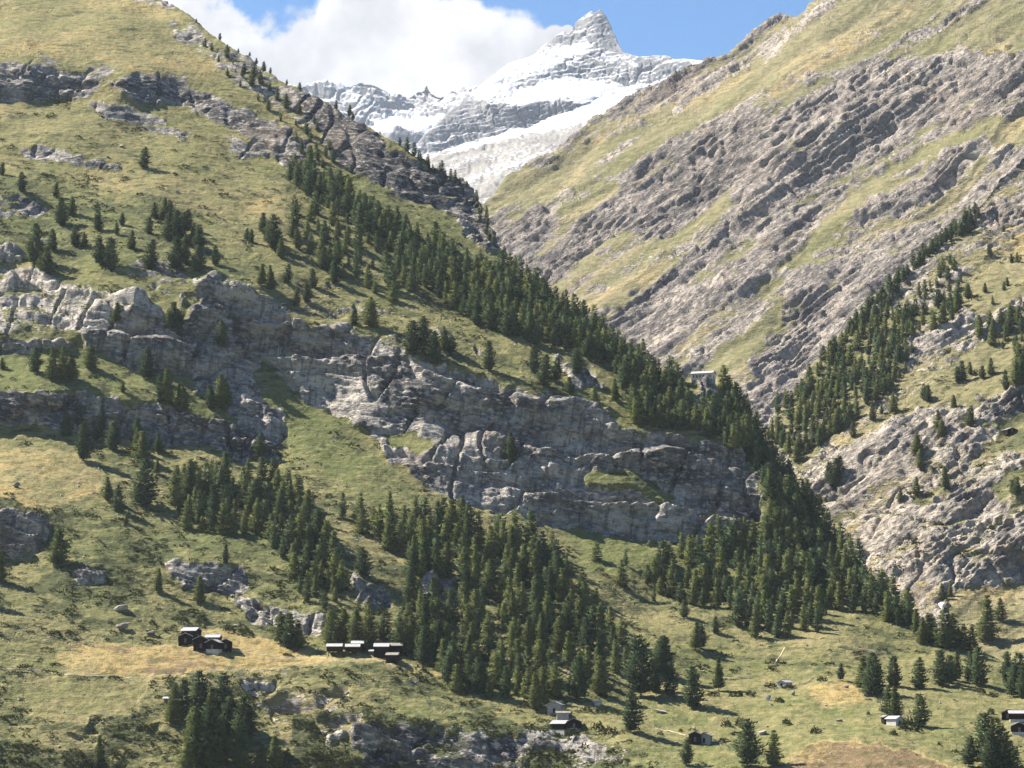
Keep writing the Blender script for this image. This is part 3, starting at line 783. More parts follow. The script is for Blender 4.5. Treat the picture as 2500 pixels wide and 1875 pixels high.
# ------------------------------------------------------------------ snow mountain, snowy ridge behind it, moraine below
def snow_material(name, k, rocks, snowc):
    m = bpy.data.materials.new(name)
    m.use_nodes = True
    t = NT(m.node_tree)
    geo = t.n('ShaderNodeNewGeometry')
    pos = (geo, 'Position')
    at = t.n('ShaderNodeAttribute', attribute_name='cover')
    sep = t.n('ShaderNodeSeparateColor', {0: (at, 'Color')})
    n1 = t.noise(pos, 0.016 / k, 5.0, 0.62)
    n2 = t.noise(pos, 0.085 / k, 5.0, 0.7)
    sl = t.n('ShaderNodeMapping', {'Vector': pos, 'Scale': (1.0, 1.0, 0.3)})
    n3 = t.noise(sl, 0.045 / k, 4.0, 0.6)
    rc = t.mix(t.lin(n1, 0.3, 0.7), rocks[0], rocks[1])
    rc = t.mix(t.smooth(n3, 0.5, 0.65, 0.0, 0.7), rc, rocks[2])
    f = t.math('ADD', (sep, 0), t.lin(n2, 0.2, 0.8, -0.55, 0.55))
    f = t.math('ADD', f, t.lin(n3, 0.2, 0.8, -0.26, 0.26))
    col = t.mix(t.smooth(f, 0.30, 0.72), rc, snowc)
    bp = t.n('ShaderNodeBump', {'Height': t.math('ADD', n2, t.math('MULTIPLY', n3, 1.2)), 'Strength': 0.5, 'Distance': 7.0 * k})
    bs = t.n('ShaderNodeBsdfPrincipled', {'Base Color': (col, 2), 'Roughness': 0.8, 'Normal': bp})
    bs.inputs['Specular IOR Level'].default_value = 0.2
    t.n('ShaderNodeOutputMaterial', {'Surface': bs})
    return m


MAT_SNOW = snow_material('fresh_snow_on_rock', 1.0, [(0.19, 0.19, 0.196), (0.26, 0.256, 0.254), (0.115, 0.118, 0.130)], (0.58, 0.59, 0.61))
MAT_MORAINE = snow_material('glacier_and_moraine', 0.7, [(0.20, 0.190, 0.176), (0.28, 0.26, 0.232), (0.14, 0.136, 0.136)], (0.60, 0.605, 0.62))

RIDGE_PEAK = [(900, 470), (1000, 366), (1030, 338), (1040, 326), (1052, 314), (1085, 286), (1101, 262), (1125, 246), (1150, 224), (1162, 214), (1219, 172),
              (1239, 156), (1280, 143), (1304, 134), (1325, 112), (1345, 99), (1361, 86), (1372, 80), (1378, 76), (1383, 84), (1390, 81), (1402, 56), (1420, 42),
              (1441, 28), (1446, 27), (1451, 33), (1458, 30), (1465, 24), (1472, 29), (1483, 46), (1490, 60), (1496, 73), (1512, 110), (1518, 118), (1522, 126),
              (1532, 130), (1545, 136), (1557, 138), (1595, 136), (1630, 136), (1642, 142), (1700, 146), (1730, 152), (1765, 156), (1850, 170), (2000, 220)]
PEAK = [  # outline, slope, aspect, snow, -, -, -
    ([(1380, 90), (1402, 50), (1441, 20), (1452, 60), (1440, 100), (1420, 120), (1395, 110)], 60, -35, 0.35, N_, N_, N_),
    ([(1441, 20), (1475, 15), (1500, 70), (1530, 135), (1490, 125), (1450, 110), (1445, 60)], 70, 46, 0.16, N_, N_, N_),
    ([(1300, 150), (1345, 90), (1400, 85), (1380, 110), (1330, 140)], 58, -35, 0.3, N_, N_, N_),
    ([(1150, 230), (1240, 160), (1330, 125), (1430, 95), (1450, 115), (1400, 150), (1300, 190), (1200, 240)], 44, -30, 0.85, N_, N_, N_),
    ([(1240, 200), (1320, 180), (1420, 120), (1530, 135), (1640, 145), (1640, 200), (1500, 215), (1400, 190), (1280, 220)], 50, -6, 0.56, N_, N_, N_),
    ([(1230, 240), (1300, 215), (1390, 192), (1430, 195), (1530, 215), (1600, 225), (1480, 232), (1440, 230), (1360, 250), (1260, 260)], 28, -15, 1.0, N_, N_, N_),
    ([(1640, 145), (1900, 160), (1900, 260), (1540, 240), (1600, 200)], 52, -20, 0.60, N_, N_, N_),
    ([(1700, 146), (1800, 150), (1900, 170), (1850, 200), (1740, 168)], 30, -20, 1.0, N_, N_, N_),
    ([(1250, 260), (1390, 235), (1480, 232), (1400, 270), (1300, 305), (1240, 300)], 64, 10, 0.36, N_, N_, N_),
    ([(1380, 240), (1450, 228), (1450, 245), (1400, 255)], 30, -10, 0.95, N_, N_, N_),
    ([(1020, 345), (1100, 268), (1160, 240), (1260, 265), (1320, 290), (1240, 320), (1140, 350), (1080, 372), (1030, 372)], 66, -2, 0.28, N_, N_, N_),
    ([(1090, 300), (1110, 262), (1150, 225), (1160, 235), (1130, 270), (1120, 310)], 64, 10, 0.14, N_, N_, N_),
]
peak = Sheet(880, 1960, 760, -60, 2.3, RIDGE_PEAK, (40, -12), PEAK, [(1450, 200, 8000, 0.3)], soft=1, back=(12, 14.0, 0.9), jag=1.6, lumps=(8, 16))
sn = peak.mask(3, 0.48, 5.0) - 0.06
n0 = peak.normals()
steep = sstep(1 - n0[..., 2], 0.25, 0.6)
edge_ = (0.25 + 0.75 * sstep(-peak.K.astype(float), 0, 16))
peak.P = peak.P + n0 * edge_[..., None] * (strata(peak.P, R(12), 0.35 + 0.65 * steep, 7, 1.7, 1.0, 1.2, 0.8) * (1 - 0.85 * sstep(sn, 0.75, 0.98)) + sod(peak.P, 0.5, 7, 5.0))[..., None]
n1 = peak.normals()
sn = sn + 0.75 * (sstep(n1[..., 2], 0.45, 0.85) - 0.5) * (sn < 0.9)
peak.mesh('snow_mountain', MAT_SNOW, {'cover': np.stack([sn, sn, sn, sn], -1)})

RIDGE_BACK = [(500, 230), (700, 212), (770, 205), (800, 200), (824, 198), (853, 208), (880, 203), (898, 203), (934, 212), (971, 230), (1000, 226), (1012, 220),
              (1030, 216), (1044, 207), (1052, 218), (1073, 233), (1081, 229), (1101, 222), (1130, 218), (1158, 214), (1250, 205), (1400, 230)]
BACK = [
    ([(900, 285), (960, 280), (1040, 290), (1090, 280), (1060, 310), (1000, 325), (930, 320)], 24, 0, 1.0, N_, N_, N_),
    ([(1000, 235), (1044, 205), (1075, 235), (1050, 250)], 62, -10, 0.3, N_, N_, N_),
    ([(770, 205), (900, 205), (980, 235), (1000, 280), (900, 280), (800, 260)], 50, -10, 0.56, N_, N_, N_),
]
backr = Sheet(480, 1420, 620, 120, 3.2, RIDGE_BACK, (46, -6), BACK, [(900, 230, 10500, 0.3)], soft=1, back=(12, 18.0, 0.9), jag=2.6, lumps=(9, 22))
sn = backr.mask(3, 0.48, 5.0) - 0.04
n0 = backr.normals()
backr.P = backr.P + n0 * (strata(backr.P, R(-20), 0.9, 9, 3.0) * (1 - 0.85 * sstep(sn, 0.75, 0.98)) + sod(backr.P, 0.5, 9, 6.0))[..., None]
n1 = backr.normals()
sn = sn + 0.75 * (sstep(n1[..., 2], 0.45, 0.85) - 0.5) * (sn < 0.9)
backr.mesh('snowy_ridge', MAT_SNOW, {'cover': np.stack([sn, sn, sn, sn], -1)})

RIDGE_MOR = [(860, 440), (1000, 395), (1077, 372), (1138, 352), (1207, 335), (1308, 302), (1402, 269), (1443, 257), (1467, 237), (1492, 231), (1532, 235), (1569, 247), (1650, 280), (1800, 330)]
MOR = [
    ([(1080, 380), (1138, 352), (1300, 302), (1443, 256), (1467, 236), (1492, 230), (1540, 234), (1580, 250), (1530, 280), (1450, 300), (1330, 315), (1200, 345), (1120, 372)], 20, -12, 1.0, N_, N_, N_),
    ([(1330, 312), (1420, 290), (1440, 297), (1360, 320)], 26, -10, 0.45, N_, N_, N_),
    ([(1080, 400), (1140, 375), (1170, 380), (1140, 410), (1090, 420)], 30, 0, 0.3, N_, N_, N_),
]
mor = Sheet(840, 1840, 640, 180, 3.2, RIDGE_MOR, (25, -16), MOR, [(1250, 400, 5600, 0.3)], soft=2, back=(12, 10.0, 0.5), jag=2.0, lumps=(6, 14))
sn = mor.mask(3, 0.24, 6.0)
x, y, z = (mor.P[..., i].astype(np.float32) for i in range(3))
al, be = math.cos(R(22)) * x + math.sin(R(22)) * z, -math.sin(R(22)) * x + math.cos(R(22)) * z
band = fbm(al / 300, y / 300, be / 40, 4, 0.55, 21)
n0 = mor.normals()
mor.P = mor.P + n0 * (strata(mor.P, R(20), 0.35, 2, 2.2) * (1 - 0.9 * sstep(sn, 0.75, 0.98)) + sod(mor.P, 0.8, 2, 3.5) + 3 * band)[..., None]
sn = sn + 0.35 * band * (sn < 0.9)
mor.mesh('glacier_and_moraine', MAT_MORAINE, {'cover': np.stack([sn, sn, sn, sn], -1)})

# ------------------------------------------------------------------ valley floor between the camera's side and the hill
def plain_mat(name, col, rough=0.9, var=0.25, scale=1.5, spec=0.2, bump=0.0):
    m = bpy.data.materials.new(name)
    m.use_nodes = True
    t = NT(m.node_tree)
    tc = t.n('ShaderNodeTexCoord')
    n = t.noise((tc, 'Object'), scale, 4.0, 0.6)
    c = t.mix(t.lin(n, 0.3, 0.7), tuple(x * (1 - var) for x in col), tuple(min(1, x * (1 + var)) for x in col))
    ins = {'Base Color': (c, 2), 'Roughness': rough}
    if bump:
        ins['Normal'] = t.n('ShaderNodeBump', {'Height': n, 'Strength': bump, 'Distance': 0.2})
    bs = t.n('ShaderNodeBsdfPrincipled', ins)
    bs.inputs['Specular IOR Level'].default_value = spec
    t.n('ShaderNodeOutputMaterial', {'Surface': bs})
    return m


def build_ground():
    edge = hill.P[0][::8]                         # lower edge of the hillside, below the frame
    rows = [edge]
    for k, (dy, dz) in enumerate(((-25, -22), (-70, -60), (-140, -105), (-230, -130), (-420, -138), (-700, -140), (-1200, -142), (-2600, -145))):
        r = edge.copy()
        w = min(1.0, (k + 1) / 5)
        r[:, 0] *= 1 + 0.5 * k
        r[:, 1] = r[:, 1] * (1 - w) + r[:, 1].mean() * w + dy
        r[:, 2] = r[:, 2] * (1 - w) + dz if w < 1 else dz
        rows.append(r)
    A = np.array(rows)
    nj, ni = A.shape[:2]
    idx = np.arange(nj * ni).reshape(nj, ni)
    q = np.stack([idx[:-1, :-1], idx[1:, :-1], idx[1:, 1:], idx[:-1, 1:]], -1).reshape(-1, 4)
    me = bpy.data.meshes.new('ground')
    fill_mesh(me, A.reshape(-1, 3), q)
    me.materials.append(plain_mat('valley_turf', (0.16, 0.16, 0.06), 0.95, 0.3, 0.02))
    o = bpy.data.objects.new('ground', me)
    COL.objects.link(o)
    o['kind'] = 'structure'
    # the terrain goes on behind: a wide plain under the mountains
    me = bpy.data.meshes.new('terrain')
    v = np.array([(-7000, 900, -160), (7000, 900, -160), (7000, 12800, -160), (-7000, 12800, -160)], float)
    fill_mesh(me, v, np.array([[0, 1, 2, 3]]))
    me.materials.append(me_m := plain_mat('far_ground', (0.16, 0.15, 0.10), 0.95, 0.3, 0.004))
    o = bpy.data.objects.new('terrain', me)
    COL.objects.link(o)
    o['kind'] = 'structure'


build_ground()


# ------------------------------------------------------------------ trees
def leaf_mat(name, lighter, dark, trans=0.25):
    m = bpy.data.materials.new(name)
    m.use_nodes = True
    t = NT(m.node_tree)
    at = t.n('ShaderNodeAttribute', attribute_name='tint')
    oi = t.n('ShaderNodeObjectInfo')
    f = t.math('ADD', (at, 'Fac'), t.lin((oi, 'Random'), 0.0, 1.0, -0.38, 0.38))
    c = t.mix(t.lin(f, 0.0, 1.0), dark, lighter)  # leaf colour varies at random by spray and by plant
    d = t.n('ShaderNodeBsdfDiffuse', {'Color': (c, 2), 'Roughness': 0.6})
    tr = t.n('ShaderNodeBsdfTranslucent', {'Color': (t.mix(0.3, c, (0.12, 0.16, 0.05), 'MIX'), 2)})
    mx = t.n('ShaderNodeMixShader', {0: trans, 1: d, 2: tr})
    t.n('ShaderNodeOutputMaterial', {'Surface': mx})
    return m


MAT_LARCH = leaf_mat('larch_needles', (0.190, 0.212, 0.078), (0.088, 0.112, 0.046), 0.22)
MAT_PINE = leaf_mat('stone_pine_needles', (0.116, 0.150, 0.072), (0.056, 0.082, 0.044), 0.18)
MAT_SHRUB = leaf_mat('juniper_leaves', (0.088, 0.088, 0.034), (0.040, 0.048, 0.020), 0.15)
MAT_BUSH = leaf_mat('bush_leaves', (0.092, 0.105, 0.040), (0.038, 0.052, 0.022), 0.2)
MAT_BARK = plain_mat('conifer_bark', (0.105, 0.085, 0.068), 0.95, 0.4, 6.0)
SUNV = None


def sprays(rs, pos, dirs, size, blades):
    """small fans of needles at pos pointing along dirs: arrays of triangles"""
    V, T = [], []
    n = len(pos)
    tint = np.clip(rs.normal(0.5, 0.15, n), 0, 1)
    for b in range(blades):
        d = dirs + rs.normal(0, 0.62, (n, 3))
        d /= np.linalg.norm(d, axis=1)[:, None]
        side = np.cross(d, rs.normal(0, 1, (n, 3)))
        side /= np.linalg.norm(side, axis=1)[:, None] + 1e-6
        L = size * rs.uniform(0.7, 1.35, n)[:, None]
        wd = L * rs.uniform(0.30, 0.52, n)[:, None]
        base = pos - d * L * 0.35
        V.append(np.stack([base - side * wd * 0.5, base + side * wd * 0.5 + d * L * 0.15, base + d * L + side * wd * rs.uniform(-0.3, 0.3, (n, 1))], 1))
        T.append(np.repeat(tint[:, None], 3, 1))
    return np.concatenate(V).reshape(-1, 3), np.concatenate(T).reshape(-1)


def crown_arrays(seed, kind, tiers, per, clumps, blades):
    rs = np.random.RandomState(seed)
    if kind == 'larch':
        Rm, lo, pw, droop = rs.uniform(0.20, 0.25), rs.uniform(0.05, 0.13), rs.uniform(0.60, 0.78), -0.20
    else:
        Rm, lo, pw, droop = rs.uniform(0.22, 0.27), rs.uniform(0.04, 0.10), rs.uniform(0.48, 0.62), -0.06
    pos, dirs, limbs = [], [], []
    lean = rs.normal(0, 0.018, 2)
    wav, ph0, la, lp = rs.uniform(9, 22), rs.uniform(0, 6.28), rs.uniform(0.05, 0.28), rs.uniform(0, 6.28)
    bare = rs.uniform(0, 6.28)
    for i in range(tiers):
        f = (i + rs.uniform(-0.4, 0.4)) / tiers
        h = lo + (0.985 - lo) * np.clip(f, 0, 1)
        fr = (h - lo) / (1 - lo)
        prof = Rm * ((1 - fr) ** pw) * min(1.0, (0.62 if kind == 'larch' else 0.50) + fr * (3.2 if kind == 'larch' else 1.7)) + 0.012
        prof *= 1 + 0.16 * math.sin(fr * wav + ph0)
        nb = max(3, int(per * (0.55 + 0.6 * (1 - fr))))
        a0 = rs.uniform(0, 6.28)
        for b in range(nb):
            a = a0 + 6.283 * b / nb + rs.normal(0, 0.25)
            L = prof * np.clip(rs.normal(0.95, 0.24), 0.4, 1.5) * (1 + la * math.cos(a - lp))
            if rs.rand() < 0.04 + 0.14 * (math.cos(a - bare - 5 * fr) > 0.8):
                continue
            ca, sa = math.cos(a), math.sin(a)
            nc = max(2, int(clumps * (0.4 + 0.75 * (1 - fr))))
            for c in range(nc):
                s = (0.28 + 0.74 * (c + rs.uniform(0, 0.9)) / nc)
                r = L * s
                zz = h + droop * r + 0.20 * r * s + rs.normal(0, 0.008)
                pos.append((ca * r + rs.normal(0, 0.010), sa * r + rs.normal(0, 0.010), zz))
                dirs.append((ca * 0.9, sa * 0.9, 0.35 - 0.3 * (kind == 'larch') + 0.6 * fr))
            if i % 2 == 0 and fr < 0.6:
                limbs.append((h, ca * L * 0.8, sa * L * 0.8, h + droop * L * 0.8))
    pos, dirs = np.array(pos), np.array(dirs)
    pos[:, :2] += lean[None] * pos[:, 2:3]
    V, T = sprays(rs, pos, dirs, 0.066 if blades > 2 else 0.108, blades)
    return V, T, limbs, lo, Rm


def trunk_arrays(limbs, lo, sides=6):
    V, Fc = [], []
    rings = [(0.0 - 0.03, 0.017), (0.05, 0.0125), (0.45, 0.008), (0.97, 0.0015)]
    for (h, r) in rings:
        for k in range(sides):
            a = 6.283 * k / sides
            V.append((r * math.cos(a), r * math.sin(a), h))
    for j in range(len(rings) - 1):
        for k in range(sides):
            a, b = j * sides + k, j * sides + (k + 1) % sides
            c, d = b + sides, a + sides
            Fc += [(a, b, c), (a, c, d)]
    for (h, x, y, z) in limbs:
        i = len(V)
        px, py = -y, x
        l = math.hypot(px, py) + 1e-6
        w = 0.0022
        V += [(px / l * w, py / l * w, h), (-px / l * w, -py / l * w, h), (0, 0, h + 0.006), (x, y, z)]
        Fc += [(i, i + 1, i + 3), (i + 1, i + 2, i + 3), (i + 2, i, i + 3)]
    return np.array(V), np.array(Fc)


def outward(V, drop=0.25):
    """turn each spray so it faces out of the crown; rounded shading normals for soft needles"""
    t3 = V.reshape(-1, 3, 3)
    c = t3.mean(1)
    o = c * np.array([1, 1, 0.0])
    o /= np.linalg.norm(o, axis=1)[:, None] + 1e-6
    o[:, 2] += drop + 0.5 * c[:, 2]
    o /= np.linalg.norm(o, axis=1)[:, None]
    g = np.cross(t3[:, 1] - t3[:, 0], t3[:, 2] - t3[:, 0])
    fl = (g * o).sum(1) < 0
    t3[fl] = t3[fl][:, [0, 2, 1]]
    g[fl] *= -1
    g /= np.linalg.norm(g, axis=1)[:, None] + 1e-9
    n = 0.85 * o + 0.35 * g
    n /= np.linalg.norm(n, axis=1)[:, None]
    return t3.reshape(-1, 3), np.repeat(n, 3, 0)


def tri_mesh(name, V, T, mat, N=None):
    me = bpy.data.meshes.new(name)
    fill_mesh(me, V, np.arange(len(V)).reshape(-1, 3), N is not None)
    if N is not None:
        me.normals_split_custom_set_from_vertices(N.astype(np.float32).tolist())
    a = me.attributes.new('tint', 'FLOAT', 'POINT')
    a.data.foreach_set('value', T.astype(np.float32))
    me.materials.append(mat)
    return me


NEAR = {'larch': [], 'pine': []}      # (crown mesh, trunk mesh)
LOW = {'larch': [], 'pine': []}       # arrays for the joined far woods
for kind, mat in (('larch', MAT_LARCH), ('pine', MAT_PINE)):
    for k in range(6):
        V, T, limbs, lo, rm = crown_arrays(100 + k * 7 + (kind == 'pine') * 50, kind, 26, 10, 7, 3)
        tv, tf = trunk_arrays(limbs, lo)
        tm = bpy.data.meshes.new('trunk')
        fill_mesh(tm, tv, tf, True)
        tm.materials.append(MAT_BARK)
        V, N = outward(V)
        NEAR[kind].append((tri_mesh('crown', V, T, mat, N), tm))
    for k in range(5):
        V, T, limbs, lo, rm = crown_arrays(300 + k * 7 + (kind == 'pine') * 50, kind, 17, 8, 5, 2)
        V, N = outward(V)
        LOW[kind].append((V, T, N))
    V, T, limbs, lo, rm = crown_arrays(980, kind, 2, 3, 2, 2)
TR_V, TR_F = trunk_arrays([], 0.1, 4)
TR_N = TR_V * np.array([1, 1, 0.0])
TR_N /= np.linalg.norm(TR_N, axis=1)[:, None] + 1e-9

PHI = math.pi
TREES = []       # dicts: u, v, h, kind, sheet, label, group or None


def T_(u, v, h, kind='pine', label=None, group=None, sheet=None, wide=None):
    wide = wide or random.uniform(0.98, 1.32)
    TREES.append(dict(u=u, v=v, h=h, kind=kind, label=label, group=group, sheet=sheet or hill, wide=wide, solo=True))


G_BENCH = ('dark conifer scattered on the shrubby bench above the pale cliff', 'conifers on the bench above the pale cliff')
G_CLIFF = ('slender conifer on a grassy ledge between the left-hand cliffs', 'conifers on the ledges of the cliffs')
G_LEDGE = ('conifer on the sparse slope above the big grey cliff, below the ridge wood', 'conifers above the big cliff')
G_FOOT = ('conifer at the foot of the lower left cliff', 'conifers below the lower left cliff')
G_RIDGE = ('small conifer standing on the skyline ridge against the sky', 'conifers on the skyline ridge')
G_CLUMP = ('tall conifer in the clump at the bottom edge below the golden meadow', 'bottom clump below the golden meadow')
G_HUTS = ('larch in the row behind the dark huts at the meadow end', 'larches behind the meadow huts')
G_MEAD = ('conifer beside the flat meadow with scattered huts', 'conifers around the flat meadow')
G_RIVER = ('conifer on the stony bank where the gorge opens', 'conifers at the mouth of the gorge')
G_SPUR = ('single conifer on the rocky slope across the gorge', 'conifers on the rocky slope across the gorge')
G_CRAG = ('conifer on the crags in the lower left slope', 'conifers on the lower left crags')
W2G = ('conifer in the small wood on the left, above the crags', 'conifers of the small left wood')
W3G = ('conifer in the wood that runs down from the big cliff to the huts', 'conifers of the middle wood')
W4G = ('conifer in the dense wood below the right end of the big cliff', 'conifers of the right-hand wood')
F1G = ('conifer in the long wood along the descending ridge', 'conifers of the ridge wood')

T_(353, 408, 56, 'pine', 'lone round-crowned pine standing on the open upper grass slope', wide=1.28)
T_(203, 1129, 95, 'pine', 'broad dark conifer alone on the ochre meadow below the lower left cliff', wide=1.1)
T_(138, 1375, 92, 'larch', 'thin-crowned larch beside the grey crag at the left edge', wide=1.1)
T_(549, 1378, 50, 'pine', 'small pine growing on top of the dark vertical crag', wide=0.9)
T_(1252, 1129, 80, 'pine', 'dark conifer growing alone from the middle of the big cliff', wide=0.9)
T_(2052, 1660, 42, 'pine', 'small pointed spruce alone on the green slope above the mown field', wide=1.1)
T_(2251, 1770, 82, 'pine', 'broad spruce just right of the whitewashed stone hut', wide=1.3)
T_(2170, 1752, 80, 'pine', 'dark spruce directly behind the whitewashed stone hut', wide=1.25)
T_(1691, 1731, 106, 'pine', 'dense conifer casting its shadow on the bright green knoll', wide=1.15)
T_(1755, 1686, 80, 'larch', 'slim grey-green larch on the slope left of the small stone hut', wide=1.0)
T_(1540, 1792, 104, 'pine', 'leafy dark conifer between the hamlet and the green knoll', wide=1.1)
T_(1675, 1872, 68, 'pine', 'small dark pine at the bottom edge below the double timber hut', wide=1.1)
T_(1824, 1872, 118, 'pine', 'tall full conifer at the bottom edge, left of the brown mound', wide=1.35)
T_(1886, 1868, 90, 'larch', 'pale slender larch beside the tall conifer at the bottom edge', wide=1.1)
T_(244, 1872, 78, 'larch', 'sparse bare-branched larch at the bottom left edge', wide=0.9)
T_(537, 862, 70, 'pine', 'dark pine on the tip of the rock spur between the cliffs', wide=1.05)
T_(1765, 936, 42, 'pine', 'round pine right beside the cream mountain inn', wide=1.3)
for (u, v, h) in ((53, 468, 45), (136, 482, 33), (148, 547, 62), (175, 525, 42), (85, 640, 92), (130, 610, 50), (183, 598, 50), (207, 602, 32), (240, 559, 48),
                  (297, 549, 30), (285, 573, 28), (321, 610, 44), (246, 647, 66), (268, 653, 72), (364, 570, 38), (376, 529, 34), (401, 533, 48), (415, 529, 40),
                  (364, 649, 72), (431, 590, 74), (411, 586, 64), (460, 561, 46), (488, 612, 60), (431, 655, 78), (452, 637, 62), (484, 661, 62), (525, 649, 46),
                  (602, 586, 28), (614, 592, 32), (641, 567, 46), (669, 608, 80), (655, 592, 52), (687, 628, 44), (716, 582, 46), (728, 608, 46), (114, 665, 62), (5, 430, 30), (470, 600, 52), (445, 575, 55), (100, 655, 40)):
    T_(u, v, h * 1.12, random.choice(['pine', 'pine', 'larch']), *G_BENCH, wide=1.15)
for (u, v, h) in ((85, 911, 70), (124, 926, 82), (155, 922, 80), (175, 926, 66), (220, 903, 64), (360, 927, 78), (409, 984, 88), (393, 980, 72), (445, 1005, 72),
                  (517, 1001, 66), (539, 1001, 88), (557, 997, 62), (281, 778, 52), (427, 788, 62), (443, 808, 58), (5, 900, 30), (300, 960, 30), (415, 800, 50)):
    T_(u, v, h, random.choice(['pine', 'larch']), *G_CLIFF)
for (u, v, h) in ((635, 700, 56), (663, 708, 64), (724, 748, 52), (749, 740, 52), (863, 793, 42), (904, 797, 76), (1007, 866, 92), (1028, 862, 92), (1064, 884, 88),
                  (1085, 858, 62), (1105, 862, 46), (1193, 903, 76), (1307, 907, 72), (1329, 940, 78), (1390, 964, 42), (1451, 992, 46), (1164, 791, 62), (1050, 868, 70), (820, 690, 60), (790, 660, 55), (700, 690, 50), (765, 700, 48), (1360, 930, 60), (1405, 925, 66), (1500, 985, 60)):
    T_(u, v, h, random.choice(['pine', 'pine', 'larch']), *G_LEDGE)
for (u, v, h) in ((161, 1062, 64), (195, 1042, 60), (246, 1070, 64), (277, 1102, 76), (334, 1082, 66), (350, 1131, 78), (384, 1107, 44), (346, 1237, 118), (382, 1163, 38),
                  (264, 1229, 62), (291, 1253, 68), (635, 1123, 66), (335, 1105, 60), (309, 1281, 26)):
    T_(u, v, h, random.choice(['pine', 'larch']), *G_FOOT)
for (u, v, h) in ((538, 94, 18), (581, 119, 14), (645, 166, 27), (732, 214, 24), (821, 257, 26), (852, 282, 30), (626, 156, 17), (608, 144, 12), (660, 180, 16), (700, 206, 15), (862, 294, 20), (480, 60, 10)):
    T_(u, v, h, 'pine', *G_RIDGE)
for (u, v, h) in ((423, 1772, 98), (447, 1764, 104), (488, 1752, 118), (541, 1764, 124), (512, 1772, 96), (480, 1870, 145), (509, 1876, 155), (537, 1870, 124), (578, 1872, 132),
                  (592, 1812, 112), (610, 1786, 66), (560, 1800, 100), (470, 1830, 100), (671, 1876, 80), (640, 1880, 70), (455, 1890, 80), (700, 1882, 56)):
    T_(u, v, h, random.choice(['larch', 'larch', 'pine']), *G_CLUMP)
for (u, v, h) in ((810, 1572, 86), (838, 1566, 80), (870, 1578, 94), (900, 1570, 96), (935, 1566, 72), (975, 1590, 84), (1010, 1596, 98), (1030, 1600, 92), (1060, 1606, 88), (1085, 1612, 90)):
    T_(u, v, h, random.choice(['larch', 'larch', 'pine']), *G_HUTS)
for (u, v, h) in ((386, 1446, 62), (486, 1475, 68), (887, 1413, 78), (708, 1580, 88), (687, 1568, 78), (728, 1580, 72), (0, 1420, 80), (-15, 1480, 70)):
    T_(u, v, h, random.choice(['pine', 'larch']), *G_CRAG)
for (u, v, h) in ((1565, 1702, 152), (1614, 1646, 92), (1634, 1706, 88), (1410, 1715, 108), (1463, 1702, 98), (1618, 1650, 96), (1600, 1690, 84), (1698, 1590, 72), (1712, 1584, 60), (1746, 1548, 42), (1669, 1512, 46),
                  (2121, 1698, 92), (2141, 1700, 98), (2186, 1678, 78), (2129, 1674, 78), (2110, 1690, 84), (2247, 1680, 78), (2300, 1672, 88), (2318, 1668, 70), (2332, 1658, 72), (2389, 1672, 98), (2375, 1664, 80),
                  (2458, 1672, 84), (2487, 1692, 100), (2500, 1706, 90), (2475, 1700, 80), (2405, 1872, 130), (2434, 1876, 125), (2365, 1872, 76), (2460, 1880, 96), (2420, 1890, 110), (2480, 1890, 60), (2186, 1758, 84)):
    T_(u, v, h, random.choice(['pine', 'pine', 'larch']), *G_MEAD)
for (u, v, h) in ((2251, 1568, 68), (2267, 1564, 72), (2308, 1582, 102), (2322, 1572, 78), (2353, 1584, 62), (2372, 1590, 60), (2278, 1556, 60), (2240, 1550, 66), (2340, 1580, 50)):
    T_(u, v, h, 'larch', *G_RIVER)
for (u, v, h) in ((2410, 1568, 118), (2442, 1520, 56), (2300, 1462, 42), (2320, 1455, 36), (2267, 980, 44), (2256, 975, 40), (2182, 1009, 52), (2129, 1025, 44), (2080, 1062, 42), (2153, 1009, 25), (2405, 712, 26), (2365, 720, 36),
                  (2348, 927, 52), (2338, 930, 40), (2369, 911, 32), (2418, 911, 44), (2399, 919, 32), (2458, 956, 52), (2483, 952, 66), (2495, 940, 74), (2490, 900, 70), (2369, 1037, 52), (2035, 1188, 78), (2047, 1172, 62), (2025, 1180, 50),
                  (2239, 1111, 56), (2245, 1140, 50), (2239, 1212, 46), (2198, 1224, 36), (2308, 1192, 56), (2483, 1208, 46), (2292, 1050, 52), (2300, 1064, 44), (2470, 1200, 36), (2330, 1000, 36), (2450, 560, 18), (2470, 640, 24), (2420, 620, 20), (2460, 700, 22)):
    T_(u, v, h, random.choice(['pine', 'larch']), *G_SPUR, sheet=spur)


def scatter(poly, gap, hr, gl, sheet=None, kinds=('pine', 'larch'), seed=1, clump=0.5):
    rs = np.random.RandomState(seed)
    p = np.array(poly, float)
    pts = []
    x0, x1, y0, y1 = p[:, 0].min(), p[:, 0].max(), p[:, 1].min(), p[:, 1].max()
    tries = int((x1 - x0) * (y1 - y0) / gap ** 2 * 9)
    cu, cv = rs.uniform(x0, x1, tries), rs.uniform(y0, y1, tries)
    keep = poly_mask(cu, cv, poly)
    den = pn(cu / 90, cv / 60, 0 * cu, seed)
    for a, b, k, d in zip(cu, cv, keep, den):
        if not k:
            continue
        g = gap * (1.0 + clump * max(0, -d * 2))
        if all((a - q[0]) ** 2 + ((b - q[1]) * 1.25) ** 2 > g * g for q in pts):
            pts.append((a, b))
    for a, b in pts:
        h = 0.93 * rs.uniform(*hr) * (rs.uniform(0.45, 0.8) if rs.rand() < 0.28 else 1.0)
        TREES.append(dict(u=a, v=b, h=h, kind=kinds[rs.randint(len(kinds))], label=gl[0], group=gl[1], sheet=sheet or hill, wide=rs.uniform(0.78, 1.34), solo=False))


